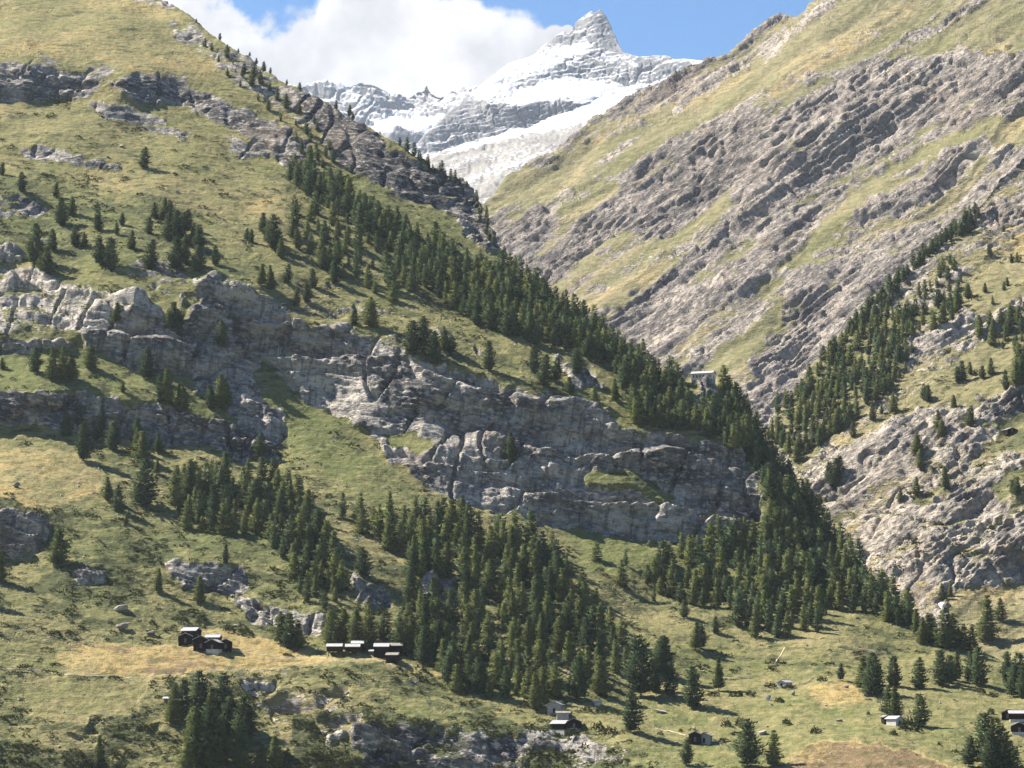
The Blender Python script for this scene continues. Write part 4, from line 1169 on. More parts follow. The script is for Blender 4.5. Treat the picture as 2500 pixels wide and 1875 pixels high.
scatter([(400, 1195), (450, 1290), (560, 1306), (650, 1316), (700, 1380), (745, 1470), (800, 1505), (846, 1425), (800, 1330), (770, 1290), (720, 1230), (640, 1200), (600, 1180), (520, 1190)], 22, (66, 100), W2G, seed=3, clump=0.35)
scatter([(820, 1262), (900, 1320), (960, 1345), (985, 1420), (1000, 1490), (975, 1560), (1050, 1640), (1110, 1690), (1160, 1692), (1300, 1735), (1430, 1665), (1535, 1640), (1515, 1560), (1450, 1470), (1390, 1400), (1330, 1340), (1270, 1310), (1180, 1296), (1100, 1286), (1000, 1278), (930, 1264)],
        24, (70, 108), W3G, kinds=('pine', 'larch', 'larch'), seed=4, clump=1.0)
scatter([(1590, 1400), (1600, 1454), (1653, 1482), (1775, 1487), (1800, 1530), (1844, 1560), (1901, 1576), (1942, 1540), (1990, 1552), (2039, 1490), (2100, 1500), (2141, 1522), (2238, 1540), (2240, 1510), (2165, 1450), (2105, 1392), (2055, 1340), (2000, 1270), (1960, 1215), (1900, 1290), (1844, 1320), (1722, 1340), (1661, 1350)],
        21, (62, 94), W4G, kinds=('pine', 'larch'), seed=5, clump=0.25)
scatter([(1400, 1340), (1520, 1350), (1620, 1380), (1620, 1500), (1540, 1480), (1500, 1400)], 52, (54, 76), W4G, seed=6)
scatter([(695, 440), (740, 470), (790, 500), (840, 540), (900, 600), (960, 640), (1010, 700), (1080, 738), (1207, 812), (1308, 846), (1400, 860), (1491, 890), (1530, 980), (1548, 1036), (1695, 1060), (1760, 1088), (1832, 1132), (1895, 1255), (1960, 1230), (1925, 1165), (1850, 1065), (1790, 970), (1745, 945), (1690, 950), (1600, 905),
         (1500, 838), (1400, 768), (1330, 722), (1270, 690), (1210, 668), (1130, 632), (1040, 588), (960, 548), (880, 508), (830, 470), (770, 420), (720, 420)],
        15.0, (48, 82), F1G, kinds=('pine', 'pine', 'larch'), seed=7, clump=0.25)
scatter([(700, 520), (790, 520), (860, 600), (960, 660), (1010, 720), (960, 740), (860, 700), (760, 640)], 25, (50, 76), F1G, kinds=('pine', 'larch'), seed=17)
scatter([(490, 100), (560, 150), (650, 205), (720, 262), (770, 300), (820, 390), (880, 440), (820, 450), (750, 390), (690, 300), (600, 225), (530, 165)], 21, (20, 42), F1G, kinds=('pine',), seed=8)
scatter([(960, 345), (1040, 388), (1095, 415), (1150, 470), (1140, 470), (1080, 420), (1020, 385)], 15, (26, 40), F1G, kinds=('pine',), seed=9)
scatter([(1160, 480), (1190, 540), (1215, 600), (1260, 650), (1240, 640), (1190, 590), (1165, 540)], 15, (22, 40), F1G, kinds=('pine',), seed=19)
S1G = ('conifer in the wood on the slope across the gorge', 'conifers of the wood across the gorge')
scatter([(1882, 1075), (1900, 1000), (1970, 925), (2030, 858), (2080, 800), (2200, 770), (2290, 735), (2345, 725), (2330, 775), (2240, 835), (2205, 905), (2165, 955), (2075, 1035), (2000, 1085), (1945, 1130)], 14, (38, 58), S1G, sheet=spur, seed=10, clump=0.8)
scatter([(2180, 690), (2215, 660), (2275, 605), (2335, 550), (2375, 518), (2395, 520), (2380, 560), (2330, 580), (2270, 630), (2200, 700)], 11, (30, 48), S1G, sheet=spur, kinds=('pine',), seed=11, clump=0.1)
scatter([(2060, 815), (2130, 740), (2180, 700), (2200, 712), (2140, 770), (2080, 820)], 11, (30, 46), S1G, sheet=spur, kinds=('pine',), seed=12, clump=0.1)
scatter([(2230, 730), (2290, 660), (2330, 640), (2350, 690), (2370, 735), (2320, 740)], 16, (28, 42), S1G, sheet=spur, seed=13)
scatter([(2370, 800), (2420, 790), (2500, 780), (2640, 760), (2640, 880), (2500, 880), (2440, 850), (2400, 840)], 19, (40, 58), S1G, sheet=spur, seed=14)
scatter([(2400, 760), (2330, 700), (2440, 560), (2500, 520), (2560, 640), (2500, 760)], 46, (18, 30), S1G, sheet=spur, seed=15)

ORD = ['leftmost', 'second', 'third', 'fourth', 'fifth', 'sixth', 'seventh', 'eighth', 'ninth', 'tenth', 'eleventh', 'twelfth', 'thirteenth', 'fourteenth',
       'fifteenth', 'sixteenth', 'seventeenth', 'eighteenth', 'nineteenth', 'twentieth']


def ordinal(i):
    if i < 20:
        return ORD[i] + (' from the left' if i else '')
    return '%dth' % (i + 1) if (i + 1) % 10 > 3 or (i + 1) % 10 == 0 else '%d%s' % (i + 1, {1: 'st', 2: 'nd', 3: 'rd'}[(i + 1) % 10])


def rank_labels():
    groups = {}
    for d in TREES:
        if d['solo'] and d['group']:
            groups.setdefault(d['group'], []).append(d)
    for g, ds in groups.items():
        ds.sort(key=lambda d: d['u'])
        hs = sorted(d['h'] for d in ds)
        for i, d in enumerate(ds):
            size = 'tall' if d['h'] > hs[int(len(hs) * 0.66)] else 'short' if d['h'] < hs[int(len(hs) * 0.33)] else 'medium-sized'
            look = 'larch' if d['kind'] == 'larch' else 'dark pine'
            o = ordinal(i)
            if i >= 20:
                o += ' from the left'
            d['label'] = '%s %s, %s among the %s' % (size, look, o.replace(' from the left', ' from left'), g)


rank_labels()
for d in TREES:
    P = d['sheet'].at(d['u'], d['v'])
    d['P'] = P
    d['m'] = d['h'] * P[1] / F
TREES = [d for d in TREES if -60 < d['u'] < 2560 and not (1664 < d['u'] < 1752 and d['v'] > 925 and d['v'] - d['h'] * 1.05 < 942)]
solo = [d for d in TREES if d['solo']]
rest = sorted([d for d in TREES if not d['solo']], key=lambda d: -d['h'] * (0.8 if d['sheet'] is spur else 1.0))
n_in = max(0, 300 - len(solo))
solo += rest[:n_in]
rest = rest[n_in:]
rs = np.random.RandomState(77)
NAMES = {'larch': 'larch_tree', 'pine': 'pine_tree'}
for d in solo:
    crown, trunk = NEAR[d['kind']][rs.randint(6)]
    e = bpy.data.objects.new(NAMES[d['kind']], None)
    e.empty_display_size = 1.0
    e.location = d['P']
    e.rotation_euler = (rs.normal(0, 0.035), rs.normal(0, 0.035), rs.uniform(0, 6.28))
    w = d['m'] * d['wide'] * rs.uniform(0.94, 1.08)
    e.scale = (w, w, d['m'])
    e['label'] = d['label']
    e['category'] = 'tree'
    if d['group']:
        e['group'] = d['group']
    COL.objects.link(e)
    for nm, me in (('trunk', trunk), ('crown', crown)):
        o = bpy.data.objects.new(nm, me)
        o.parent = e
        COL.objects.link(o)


def joined_wood(name, items, label):
    for kind in ('larch', 'pine'):
        pass
    VV, TT, MI, NN = [], [], [], []
    off = 0
    for d in items:
        V, T, N = LOW[d['kind']][rs.randint(5)]
        a = rs.uniform(0, 6.28)
        c, s_ = math.cos(a), math.sin(a)
        w = d['m'] * d['wide']
        X = np.stack([(V[:, 0] * c - V[:, 1] * s_) * w, (V[:, 0] * s_ + V[:, 1] * c) * w, V[:, 2] * d['m']], 1) + d['P']
        VV.append(X)
        NN.append(np.stack([N[:, 0] * c - N[:, 1] * s_, N[:, 0] * s_ + N[:, 1] * c, N[:, 2]], 1))
        TT.append(np.clip(T + rs.normal(0, 0.17), 0, 1))
        MI.append(np.full(len(V) // 3, 0 if d['kind'] == 'larch' else 1))
    nleaf = sum(len(v) for v in VV)
    faces = [np.arange(nleaf).reshape(-1, 3)]
    off = nleaf
    for d in items:
        X = TR_V * np.array([d['m'], d['m'], d['m']]) + d['P']
        VV.append(X)
        NN.append(TR_N)
        TT.append(np.zeros(len(X)))
        faces.append(TR_F + off)
        MI.append(np.full(len(TR_F), 2))
        off += len(X)
    me = bpy.data.meshes.new(name)
    fill_mesh(me, np.concatenate(VV), np.concatenate(faces), True)
    me.normals_split_custom_set_from_vertices(np.concatenate(NN).astype(np.float32).tolist())
    at = me.attributes.new('tint', 'FLOAT', 'POINT')
    at.data.foreach_set('value', np.concatenate(TT).astype(np.float32))
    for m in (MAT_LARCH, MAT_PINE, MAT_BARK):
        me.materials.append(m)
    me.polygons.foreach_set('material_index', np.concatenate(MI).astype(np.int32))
    o = bpy.data.objects.new(name, me)
    COL.objects.link(o)
    o['kind'] = 'stuff'
    o['label'] = label
    o['category'] = 'forest'
    return o


joined_wood('forest', [d for d in rest if d['sheet'] is hill], 'dense dark conifer forest covering the descending ridge above the big cliff')
joined_wood('woodland', [d for d in rest if d['sheet'] is spur], 'dark conifer wood on the rocky slope across the gorge')
print('TREES', len(solo), len(rest))

# ------------------------------------------------------------------ low shrubs, stones
def mound_arrays(seed, n, blades, flat=0.6):
    rs_ = np.random.RandomState(seed)
    d = rs_.normal(0, 1, (n, 3))
    d[:, 2] = np.abs(d[:, 2])
    d /= np.linalg.norm(d, axis=1)[:, None]
    r = rs_.uniform(0.65, 1.0, n)[:, None] * (1 + 0.25 * np.sin(3 * np.arctan2(d[:, 1], d[:, 0]) + seed))[:, None]
    pos = d * r * np.array([1, 1, flat])
    V, T = sprays(rs_, pos, d, 0.52 if blades < 3 else 0.30, blades)
    return V, T


MOUNDS = [mound_arrays(k, 30, 2) for k in range(6)]


def scatter_on(sheet, weight, n, seed, box):
    """random points on a hillside, denser where weight is high"""
    rs_ = np.random.RandomState(seed)
    out = []
    while len(out) < n:
        u, v = rs_.uniform(box[0], box[1]), rs_.uniform(box[2], box[3])
        i, j = int((u - sheet.u0) / sheet.step), int((sheet.vb - v) / sheet.step)
        if j < 0 or i < 0 or j >= weight.shape[0] or i >= weight.shape[1] or sheet.K[j, i] >= -2:
            continue
        if rs_.rand() < weight[j, i]:
            out.append((u, v))
    return out


def joined_mounds(name, pts, sheet, smin, smax, mat, label, cat, seed):
    rs_ = np.random.RandomState(seed)
    VV, TT = [], []
    for (u, v) in pts:
        P = sheet.at(u, v)
        V, T = MOUNDS[rs_.randint(6)]
        r = rs_.uniform(smin, smax) * (1.0 + 0.6 * (rs_.rand() < 0.15))
        a = rs_.uniform(0, 6.28)
        c, s_ = math.cos(a), math.sin(a)
        st = rs_.uniform(0.9, 1.7)
        X = np.stack([(V[:, 0] * c - V[:, 1] * s_) * r * st, (V[:, 0] * s_ + V[:, 1] * c) * r, V[:, 2] * r * rs_.uniform(0.6, 1.0)], 1) + P
        VV.append(X)
        TT.append(np.clip(T + rs_.normal(0, 0.25), 0, 1))
    V, T = np.concatenate(VV), np.concatenate(TT)
    me = tri_mesh(name, V, T, mat)
    o = bpy.data.objects.new(name, me)
    COL.objects.link(o)
    o['kind'] = 'stuff'
    o['label'] = label
    o['category'] = cat


hw = np.clip(HILL_HEATH, 0.02, 1) ** 2 * (HILL_ROCK < 0.55)
joined_mounds('shrubbery', scatter_on(hill, np.clip(hw * 1.3, 0, 1), 3200, 5, (-20, 2520, 250, 1900)), hill, 0.6, 1.9, MAT_SHRUB,
              'low dark juniper and alpenrose shrubs dotted over the grass slopes', 'shrubs', 6)
sw = np.clip(SPUR_HEATH, 0.08, 1) * (SPUR_ROCK < 0.7)
joined_mounds('undergrowth', scatter_on(spur, np.clip(sw, 0, 1), 420, 8, (1900, 2520, 520, 1560)), spur, 0.8, 2.0, MAT_SHRUB,
              'scattered low green bushes on the rocky slope across the gorge', 'shrubs', 9)


def rock_arrays(seed, n=12, squash=0.7):
    """angular stone: an icosphere cut by random planes"""
    import bmesh
    bm = bmesh.new()
    bmesh.ops.create_icosphere(bm, subdivisions=2 if n > 12 else 1, radius=1.0)
    rs_ = np.random.RandomState(seed)
    pl_ = [(v / np.linalg.norm(v), rs_.uniform(0.34, 0.72)) for v in rs_.normal(0, 1, (13, 3))]
    V = np.array([v.co[:] for v in bm.verts])
    for nrm, d_ in pl_:
        e = V @ nrm - d_
        V -= np.where(e > 0, e, 0)[:, None] * nrm
    V += rs_.normal(0, 0.03, V.shape)
    V *= np.array([1.0, rs_.uniform(0.7, 1.0), squash])
    Fc = np.array([[v.index for v in f.verts] for f in bm.faces])
    bm.free()
    return V, Fc


STONES = [rock_arrays(k) for k in range(6)]
MAT_STONE = plain_mat('pale_stone', (0.33, 0.30, 0.26), 0.9, 0.35, 0.8, bump=0.4)
MAT_BOULDER = plain_mat('boulder_rock', (0.19, 0.17, 0.15), 0.9, 0.4, 0.6, bump=0.6)


def joined_stones(name, pts, sheet, smin, smax, label, seed):
    rs_ = np.random.RandomState(seed)
    VV, FF, off = [], [], 0
    for (u, v) in pts:
        P = sheet.at(u, v)
        V, Fc = STONES[rs_.randint(6)]
        r = smin + (smax - smin) * rs_.rand() ** 3
        a = rs_.uniform(0, 6.28)
        c, s_ = math.cos(a), math.sin(a)
        VV.append(np.stack([(V[:, 0] * c - V[:, 1] * s_) * r, (V[:, 0] * s_ + V[:, 1] * c) * r, V[:, 2] * r + 0.2 * r], 1) + P)
        FF.append(Fc + off)
        off += len(V)
    me = bpy.data.meshes.new(name)
    fill_mesh(me, np.concatenate(VV), np.concatenate(FF), False)
    me.materials.append(MAT_STONE)
    o = bpy.data.objects.new(name, me)
    COL.objects.link(o)
    o['kind'] = 'stuff'
    o['label'] = label
    o['category'] = 'stones'


stw = 0.16 + 0.5 * poly_mask(hill.UU, hill.Vc, [(690, 950), (760, 1000), (1070, 1240), (960, 1260), (760, 1140), (560, 1180), (430, 1120), (600, 1100)]) \
    + 0.25 * (np.abs(HILL_ROCK - 0.35) < 0.18)
joined_stones('gravel', scatter_on(hill, np.clip(stw * (HILL_ROCK < 0.8), 0, 1), 1500, 15, (-20, 2520, 200, 1880)), hill, 0.18, 1.0,
              'small pale stones strewn over the grass slopes', 16)


def boulder(u, v, wpx, hpx, label, sheet=None, seed=0):
    sheet = sheet or hill
    P = sheet.at(u, v)
    k = P[1] / F
    V, Fc = rock_arrays(200 + seed, 40)
    V = V / np.abs(V).max(0)
    V[:, 2] = V[:, 2] * 0.5 + 0.30
    me = bpy.data.meshes.new('boulder')
    fill_mesh(me, V * np.array([wpx * k / 2, wpx * k / 2.4, hpx * k]), Fc, False)
    me.materials.append(MAT_BOULDER if seed % 3 else MAT_STONE)
    o = bpy.data.objects.new('boulder', me)
    o.location = P
    COL.objects.link(o)
    o['label'] = label
    o['category'] = 'boulder'
    o['group'] = 'boulders lying on the grass'


for k, b in enumerate([
        (1879, 1716, 22, 17, 'grey angular boulder at the left edge of the mown field'),
        (2050, 1760, 19, 8, 'low pale boulder in the middle of the green meadow'),
        (1937, 1702, 10, 16, 'upright pale stone on the mown field below the small stone hut'),
        (2066, 1682, 14, 9, 'dark boulder in the brown mown strip'),
        (2116, 1700, 16, 10, 'pale boulder at the foot of the group of spruces'),
        (295, 1536, 36, 20, 'big grey boulder on the grass left of the dark hamlet'),
        (293, 1494, 40, 26, 'big dark-topped boulder uphill of the golden meadow'),
        (364, 1548, 30, 11, 'low brown boulder at the upper rim of the golden meadow'),
        (1649, 1706, 15, 10, 'small pinkish boulder in the tree shade beside the knoll'),
        (1612, 1738, 34, 9, 'long flat pale rock at the rim of the green knoll'),
        (1064, 1310, 22, 10, 'pale rock among the trees below the big cliff'),
        (425, 425, 15, 8, 'white boulder just right of the lone round pine'),
        (295, 356, 18, 7, 'cluster-like white rock uphill left of the lone round pine'),
        (263, 382, 14, 5, 'thin white slab of rock left of the lone round pine'),
        (434, 472, 10, 7, 'small white rock downhill of the lone round pine'),
        (1857, 1790, 30, 18, 'rugged boulder on the meadow above the bottom-edge conifers'),
        (40, 1186, 22, 14, 'white boulder on the ochre meadow at the left edge'),
        (2330, 1712, 10, 5, 'small pale stone on the open right-hand meadow'),
        (1560, 1735, 10, 12, 'small pale rock beside the hedge right of the hamlet')]):
    boulder(*b, seed=k)

BUSHES = [(2223, 1786, 62, 36, 'large rounded green bush below the whitewashed stone hut'), (2182, 1797, 26, 14, 'small bush left of the large rounded bush on the meadow'),
          (1990, 1787, 34, 18, 'dark oval bush alone on the open meadow'), (1920, 1766, 30, 14, 'flat bush on the meadow left of the dark oval bush'),
          (1903, 1720, 30, 12, 'dark bush right beside the grey angular boulder'), (2006, 1657, 32, 12, 'bush at the right end of the stone wall by the small stone hut'),
          (1882, 1672, 40, 12, 'bush just left of the small stone hut'), (1925, 1678, 40, 10, 'low bush in front of the small stone hut'), (2420, 1738, 22, 16, 'round bush on the right-hand meadow near the edge huts'),
          (2395, 1690, 34, 12, 'left bush of the hedge above the right-hand meadow'), (2424, 1697, 34, 13, 'right bush of the hedge above the right-hand meadow'),
          (1800, 1702, 40, 16, 'middle bush of the row above the mown field'), (1832, 1700, 36, 14, 'right bush of the row above the mown field'), (1740, 1704, 34, 12, 'left bush of the row above the mown field'),
          (1775, 1766, 34, 18, 'left one of two bushes above the tall bottom-edge conifer'), (1806, 1764, 28, 20, 'right one of two bushes above the tall bottom-edge conifer'),
          (1432, 1744, 38, 14, 'left half of the clipped hedge above the grey-roofed hamlet'), (1466, 1745, 38, 14, 'right half of the clipped hedge above the grey-roofed hamlet'),
          (1502, 1746, 36, 12, 'hedge bush next to the leafy dark conifer'), (1463, 1786, 44, 20, 'brownish bush below the clipped hedge'), (1490, 1796, 40, 20, 'bush at the foot of the leafy dark conifer'),
          (1398, 1797, 44, 18, 'bright green bush below the two-gabled dark barn'), (372, 1524, 22, 14, 'small dark bush uphill of the golden meadow'), (494, 1518, 32, 22, 'bush under the crags above the dark hamlet'),
          (135, 1550, 44, 13, 'left part of the flat dark thicket on the left slope'), (172, 1550, 44, 13, 'right part of the flat dark thicket on the left slope'),
          (1612, 1798, 18, 9, 'tiny bush beside the footpath on the green knoll'), (1662, 1789, 14, 8, 'tiny bush just left of the double timber hut'), (1765, 1812, 30, 14, 'bush right beside the double timber hut'),
          (2120, 1745, 10, 9, 'tiny bush left of the whitewashed stone hut'), (2292, 1822, 10, 10, 'tiny bush alone on the bright grass strip of the right meadow'), (560, 1545, 40, 16, 'left bush on the rise behind the dark hamlet'),
          (600, 1552, 40, 18, 'right bush on the rise behind the dark hamlet'), (700, 1596, 30, 8, 'low bush along the path between hamlet and huts')]
BUSH_MESH = [tri_mesh('bush', *mound_arrays(60 + k, 150, 4, 1.0), MAT_BUSH) for k in range(5)]
for k, (u, v, w, h, lab) in enumerate(BUSHES):
    P = hill.at(u, v)
    m = P[1] / F
    o = bpy.data.objects.new('bush', BUSH_MESH[k % 5])
    o.location = P - np.array([0, 0, 0.05 * h * m])
    o.rotation_euler = (0, 0, k * 1.7)
    o.scale = (w * m / 2.3, w * m / 2.6, h * m * 0.92)
    o['label'] = lab
    o['category'] = 'bush'
    o['group'] = 'bushes of the meadows'
    COL.objects.link(o)

# ------------------------------------------------------------------ footpaths, stone walls
MAT_PATH = plain_mat('trodden_earth', (0.42, 0.35, 0.23), 0.95, 0.25, 0.4)
MAT_FOAM = plain_mat('white_water', (0.72, 0.74, 0.76), 0.4, 0.15, 0.8)
MAT_DRYWALL = plain_mat('dry_stone', (0.21, 0.195, 0.17), 0.95, 0.4, 1.2, bump=0.6)


def smooth_line(pts, step=6.0):
    p = np.array(pts, float)
    seg = np.linalg.norm(np.diff(p, axis=0), axis=1)
    s_ = np.concatenate([[0], np.cumsum(seg)])
    t_ = np.arange(0, s_[-1], step)
    q = np.stack([np.interp(t_, s_, p[:, 0]), np.interp(t_, s_, p[:, 1])], 1)
    for _ in range(3):
        q[1:-1] = (q[:-2] + 2 * q[1:-1] + q[2:]) / 4
    return q


def ribbon(name, pts, width, mat, sheet=None, kind='structure'):
    sheet = sheet or hill
    q = smooth_line(pts)
    P = sheet.at(q[:, 0], q[:, 1])
    t_ = np.gradient(P, axis=0)
    side = np.cross(t_, np.array([0, 0, 1.0]))
    side /= np.linalg.norm(side, axis=1)[:, None] + 1e-9
    rs_ = np.random.RandomState(len(pts))
    L, M, Rr = [], [], []
    w = width * (0.5 + 0.12 * rs_.normal(size=len(P)))[:, None]
    up = np.array([0, 0, 0.16])
    rows = [P - side * w - up * 1.5, P - side * w * 0.6 + up, P + side * w * 0.6 + up, P + side * w - up * 1.5]
    A = np.array(rows)
    idx = np.arange(A.shape[0] * A.shape[1]).reshape(A.shape[:2])
    f = np.stack([idx[:-1, :-1], idx[:-1, 1:], idx[1:, 1:], idx[1:, :-1]], -1).reshape(-1, 4)
    me = bpy.data.meshes.new(name)
    fill_mesh(me, A.reshape(-1, 3), f)
    me.materials.append(mat)
    o = bpy.data.objects.new(name, me)
    COL.objects.link(o)
    o['kind'] = kind
    return o


ribbon('footpath', [(-20, 1634), (100, 1638), (200, 1645), (330, 1648), (430, 1642), (520, 1636), (650, 1632), (760, 1622), (830, 1612), (890, 1606), (910, 1608), (935, 1618), (965, 1627), (1000, 1632)], 0.75, MAT_PATH)
ribbon('footpath', [(1600, 1778), (1640, 1790), (1680, 1802)], 0.9, MAT_PATH)
ribbon('footpath', [(1890, 1620), (1905, 1600), (1918, 1585)], 0.8, MAT_PATH)
ribbon('footpath', [(565, 1592), (640, 1598), (720, 1600), (800, 1604)], 0.8, MAT_PATH)

ribbon('river', [(2296, 1470), (2306, 1500), (2318, 1535), (2330, 1562), (2344, 1590)], 2.2, MAT_FOAM, spur)


def drystone(pts, label, hgt=0.9):
    q = smooth_line(pts, 5.0)
    P = hill.at(q[:, 0], q[:, 1])
    rs_ = np.random.RandomState(int(pts[0][0]))
    VV, FF, off = [], [], 0
    for p in P:
        for lay in range(2):
            V, Fc = STONES[rs_.randint(6)]
            sz = np.array([0.55, 0.38, 0.5]) * rs_.uniform(0.8, 1.25, 3)
            VV.append(V * sz + p + np.array([rs_.normal(0, 0.1), rs_.normal(0, 0.1), 0.1 + lay * hgt * 0.55]))
            FF.append(Fc + off)
            off += len(V)
    me = bpy.data.meshes.new('dry_stone_wall')
    fill_mesh(me, np.concatenate(VV), np.concatenate(FF), False)
    me.materials.append(MAT_DRYWALL)
    o = bpy.data.objects.new('dry_stone_wall', me)
    COL.objects.link(o)
    o['label'] = label
    o['category'] = 'wall'


drystone([(1845, 1692), (1890, 1680), (1960, 1664), (1985, 1652)], 'long low stone wall below the small stone hut')
drystone([(2045, 1582), (2090, 1590), (2165, 1592)], 'dark stone wall on the slope below the right-hand wood')
drystone([(1722, 1596), (1790, 1606)], 'short stone wall on the slope left of the pale path')
drystone([(1770, 1655), (1830, 1652)], 'stone wall uphill left of the small stone hut')
drystone([(2325, 1860), (2370, 1850), (2400, 1842)], 'dark earth-topped wall across the right-hand meadow')
drystone([(1740, 1808), (1770, 1822), (1810, 1824)], 'fallen stone wall running right from the double timber hut')

# ------------------------------------------------------------------ huts
MAT_LOG = plain_mat('sunburnt_larch_logs', (0.020, 0.014, 0.011), 0.95, 0.45, 2.0, spec=0.05)
MAT_SLATE = plain_mat('stone_slab_roof', (0.36, 0.35, 0.335), 0.7, 0.22, 1.3, spec=0.4, bump=0.3)
MAT_OLDROOF = plain_mat('weathered_stone_roof', (0.235, 0.21, 0.18), 0.9, 0.35, 1.3, bump=0.4)
MAT_RUBBLE = plain_mat('pale_rubble_masonry', (0.46, 0.44, 0.40), 0.95, 0.3, 2.2, bump=0.5)
MAT_GREYWALL = plain_mat('grey_rubble_masonry', (0.27, 0.255, 0.235), 0.95, 0.35, 2.2, bump=0.5)
MAT_CREAM = plain_mat('cream_plaster', (0.58, 0.51, 0.38), 0.9, 0.1, 1.0)
MAT_DARK = plain_mat('dark_opening', (0.015, 0.014, 0.014), 0.6, 0.2, 3.0)
MAT_WOOD = plain_mat('grey_weathered_wood', (0.14, 0.115, 0.09), 0.9, 0.35, 4.0)


def part(name, V, faces, mat, parent):
    me = bpy.data.meshes.new(name)
    me.from_pydata([tuple(map(float, v)) for v in V], [], faces)
    me.update()
    me.materials.append(mat)
    o = bpy.data.objects.new(name, me)
    o.parent = parent
    COL.objects.link(o)
    return o


def box(x0, x1, y0, y1, z0, z1):
    V = [(x, y, z) for z in (z0, z1) for y in (y0, y1) for x in (x0, x1)]
    return V, [(0, 2, 3, 1), (4, 5, 7, 6), (0, 1, 5, 4), (2, 6, 7, 3), (0, 4, 6, 2), (1, 3, 7, 5)]


def slab(p0, p1, p2, p3, th):
    """thick sheet over four corners"""
    a = [np.array(p, float) for p in (p0, p1, p2, p3)]
    n = np.cross(a[1] - a[0], a[3] - a[0])
    n /= np.linalg.norm(n)
    if n[2] < 0:
        n = -n
    V = a + [q + n * th for q in a]
    return V, [(0, 1, 2, 3), (7, 6, 5, 4), (0, 4, 5, 1), (1, 5, 6, 2), (2, 6, 7, 3), (3, 7, 4, 0)]


def hut(name, u, v, w, L, hw, label, yaw=0.0, wall=MAT_LOG, roof=MAT_SLATE, base=None, base_h=1.0, stilts=False, pitch=24, cat='hut', sheet=None, logs=True, windows=0, door=True, grp=None, ridge_off=0.0, chimney=False):
    """gabled building; w = gable width, L = length along the ridge, hw = wall height, metres; yaw 0: gable to the camera"""
    sheet = sheet or hill
    P = sheet.at(u, v)
    e = bpy.data.objects.new(name, None)
    e.location = P
    e.rotation_euler = (0, 0, R(yaw))
    e['label'] = label
    e['category'] = cat
    if grp:
        e['group'] = grp
    COL.objects.link(e)
    x, y = w / 2, L / 2
    rise = x * math.tan(R(pitch))
    z0 = 0.0
    if base:
        part('foundation', *box(-x + 0.05, x - 0.05, -y + 0.05, y - 0.05, -2.6, base_h), base, e)
        z0 = base_h
    if stilts:
        for sx in (-1, 1):
            for sy in (-1, 1):
                part('post', *box(sx * (x - 0.4) - 0.15, sx * (x - 0.4) + 0.15, sy * (y - 0.4) - 0.15, sy * (y - 0.4) + 0.15, -1.6, 1.0), MAT_WOOD, e)
        z0 = 1.0
    elif not base:
        z0 = -1.6
    top = max(0.0, z0) + hw
    V = [(-x, -y, z0), (x, -y, z0), (x, -y, top), (0, -y, top + rise), (-x, -y, top), (-x, y, z0), (x, y, z0), (x, y, top), (0, y, top + rise), (-x, y, top)]
    wl = part('wall', V, [(0, 1, 2, 3, 4), (9, 8, 7, 6, 5), (0, 5, 6, 1), (1, 6, 7, 2), (4, 9, 5, 0), (2, 7, 8, 3), (3, 8, 9, 4)], wall, e)
    if logs:
        # protruding log ends at the four corners and a purlin line
        for sx in (-1, 1):
            for sy in (-1, 1):
                part('corner_logs', *box(sx * x - 0.12, sx * x + 0.12, sy * y - 0.3, sy * y + 0.3, z0 + 0.03, top - 0.05), wall, wl)
    ov, og, th = 0.45, 0.55, 0.22
    c, s_ = math.cos(R(pitch)), math.sin(R(pitch))
    for sx in (-1, 1):
        ex, ez = sx * (x + ov), top - ov * math.tan(R(pitch))
        part('roof_slope', *slab((0, -y - og, top + rise + 0.03), (ex, -y - og, ez + 0.03), (ex, y + og, ez + 0.03), (0, y + og, top + rise + 0.03), th), roof, e)
    part('roof_ridge', *box(-0.22, 0.22, -y - og, y + og, top + rise + 0.12, top + rise + 0.34), roof, e)
    if door:
        part('door', *box(-0.45, 0.45, -y - 0.06, -y + 0.1, max(z0, 0) + 0.02, max(z0, 0) + 1.7), MAT_DARK if wall is not MAT_LOG else MAT_WOOD, e)
    for k in range(windows):
        yy = -y + (k + 0.7) * (L / (windows + 0.4))
        for lev in ((0.42, 0.80) if hw > 4 else (0.55,)):
            part('window', *box(-x - 0.05, -x + 0.1, yy - 0.35, yy + 0.35, max(z0, 0) + hw * lev - 0.5, max(z0, 0) + hw * lev + 0.5), MAT_DARK, e)
    if chimney:
        part('chimney', *box(-0.4, 0.4, -0.5, 0.5, top + rise - 0.3, top + rise + 1.2), wall, e)
    return e


GA = 'dark log huts of the golden meadow hamlet'
hut('log_hut', 467, 1566, 5.2, 5.5, 2.9, 'uppermost dark log hut of the hamlet, with a pale roof facing us', yaw=72, grp=GA)
hut('log_hut', 452, 1575, 5.0, 6.0, 2.5, 'leftmost dark log hut of the hamlet, gable towards us', yaw=8, grp=GA)
hut('log_hut', 490, 1588, 5.4, 6.0, 3.4, 'middle dark log hut of the hamlet with a tall gable', yaw=6, grp=GA)
hut('log_hut', 523, 1594, 5.0, 5.2, 2.6, 'front dark log hut of the hamlet on a white stone base', yaw=-14, base=MAT_RUBBLE, base_h=0.9, grp=GA)
hut('log_hut', 521, 1580, 4.6, 4.8, 2.8, 'small log hut behind the front one, its white roof slope showing', yaw=84, grp=GA)
hut('log_hut', 551, 1589, 4.3, 5.5, 2.6, 'rightmost dark log hut of the hamlet, gable towards us', yaw=2, grp=GA)
GB = 'dark raised huts at the end of the meadow'
hut('log_hut', 817, 1595, 4.4, 5.2, 1.9, 'leftmost raised dark hut of the row at the meadow end', yaw=88, stilts=True, grp=GB)
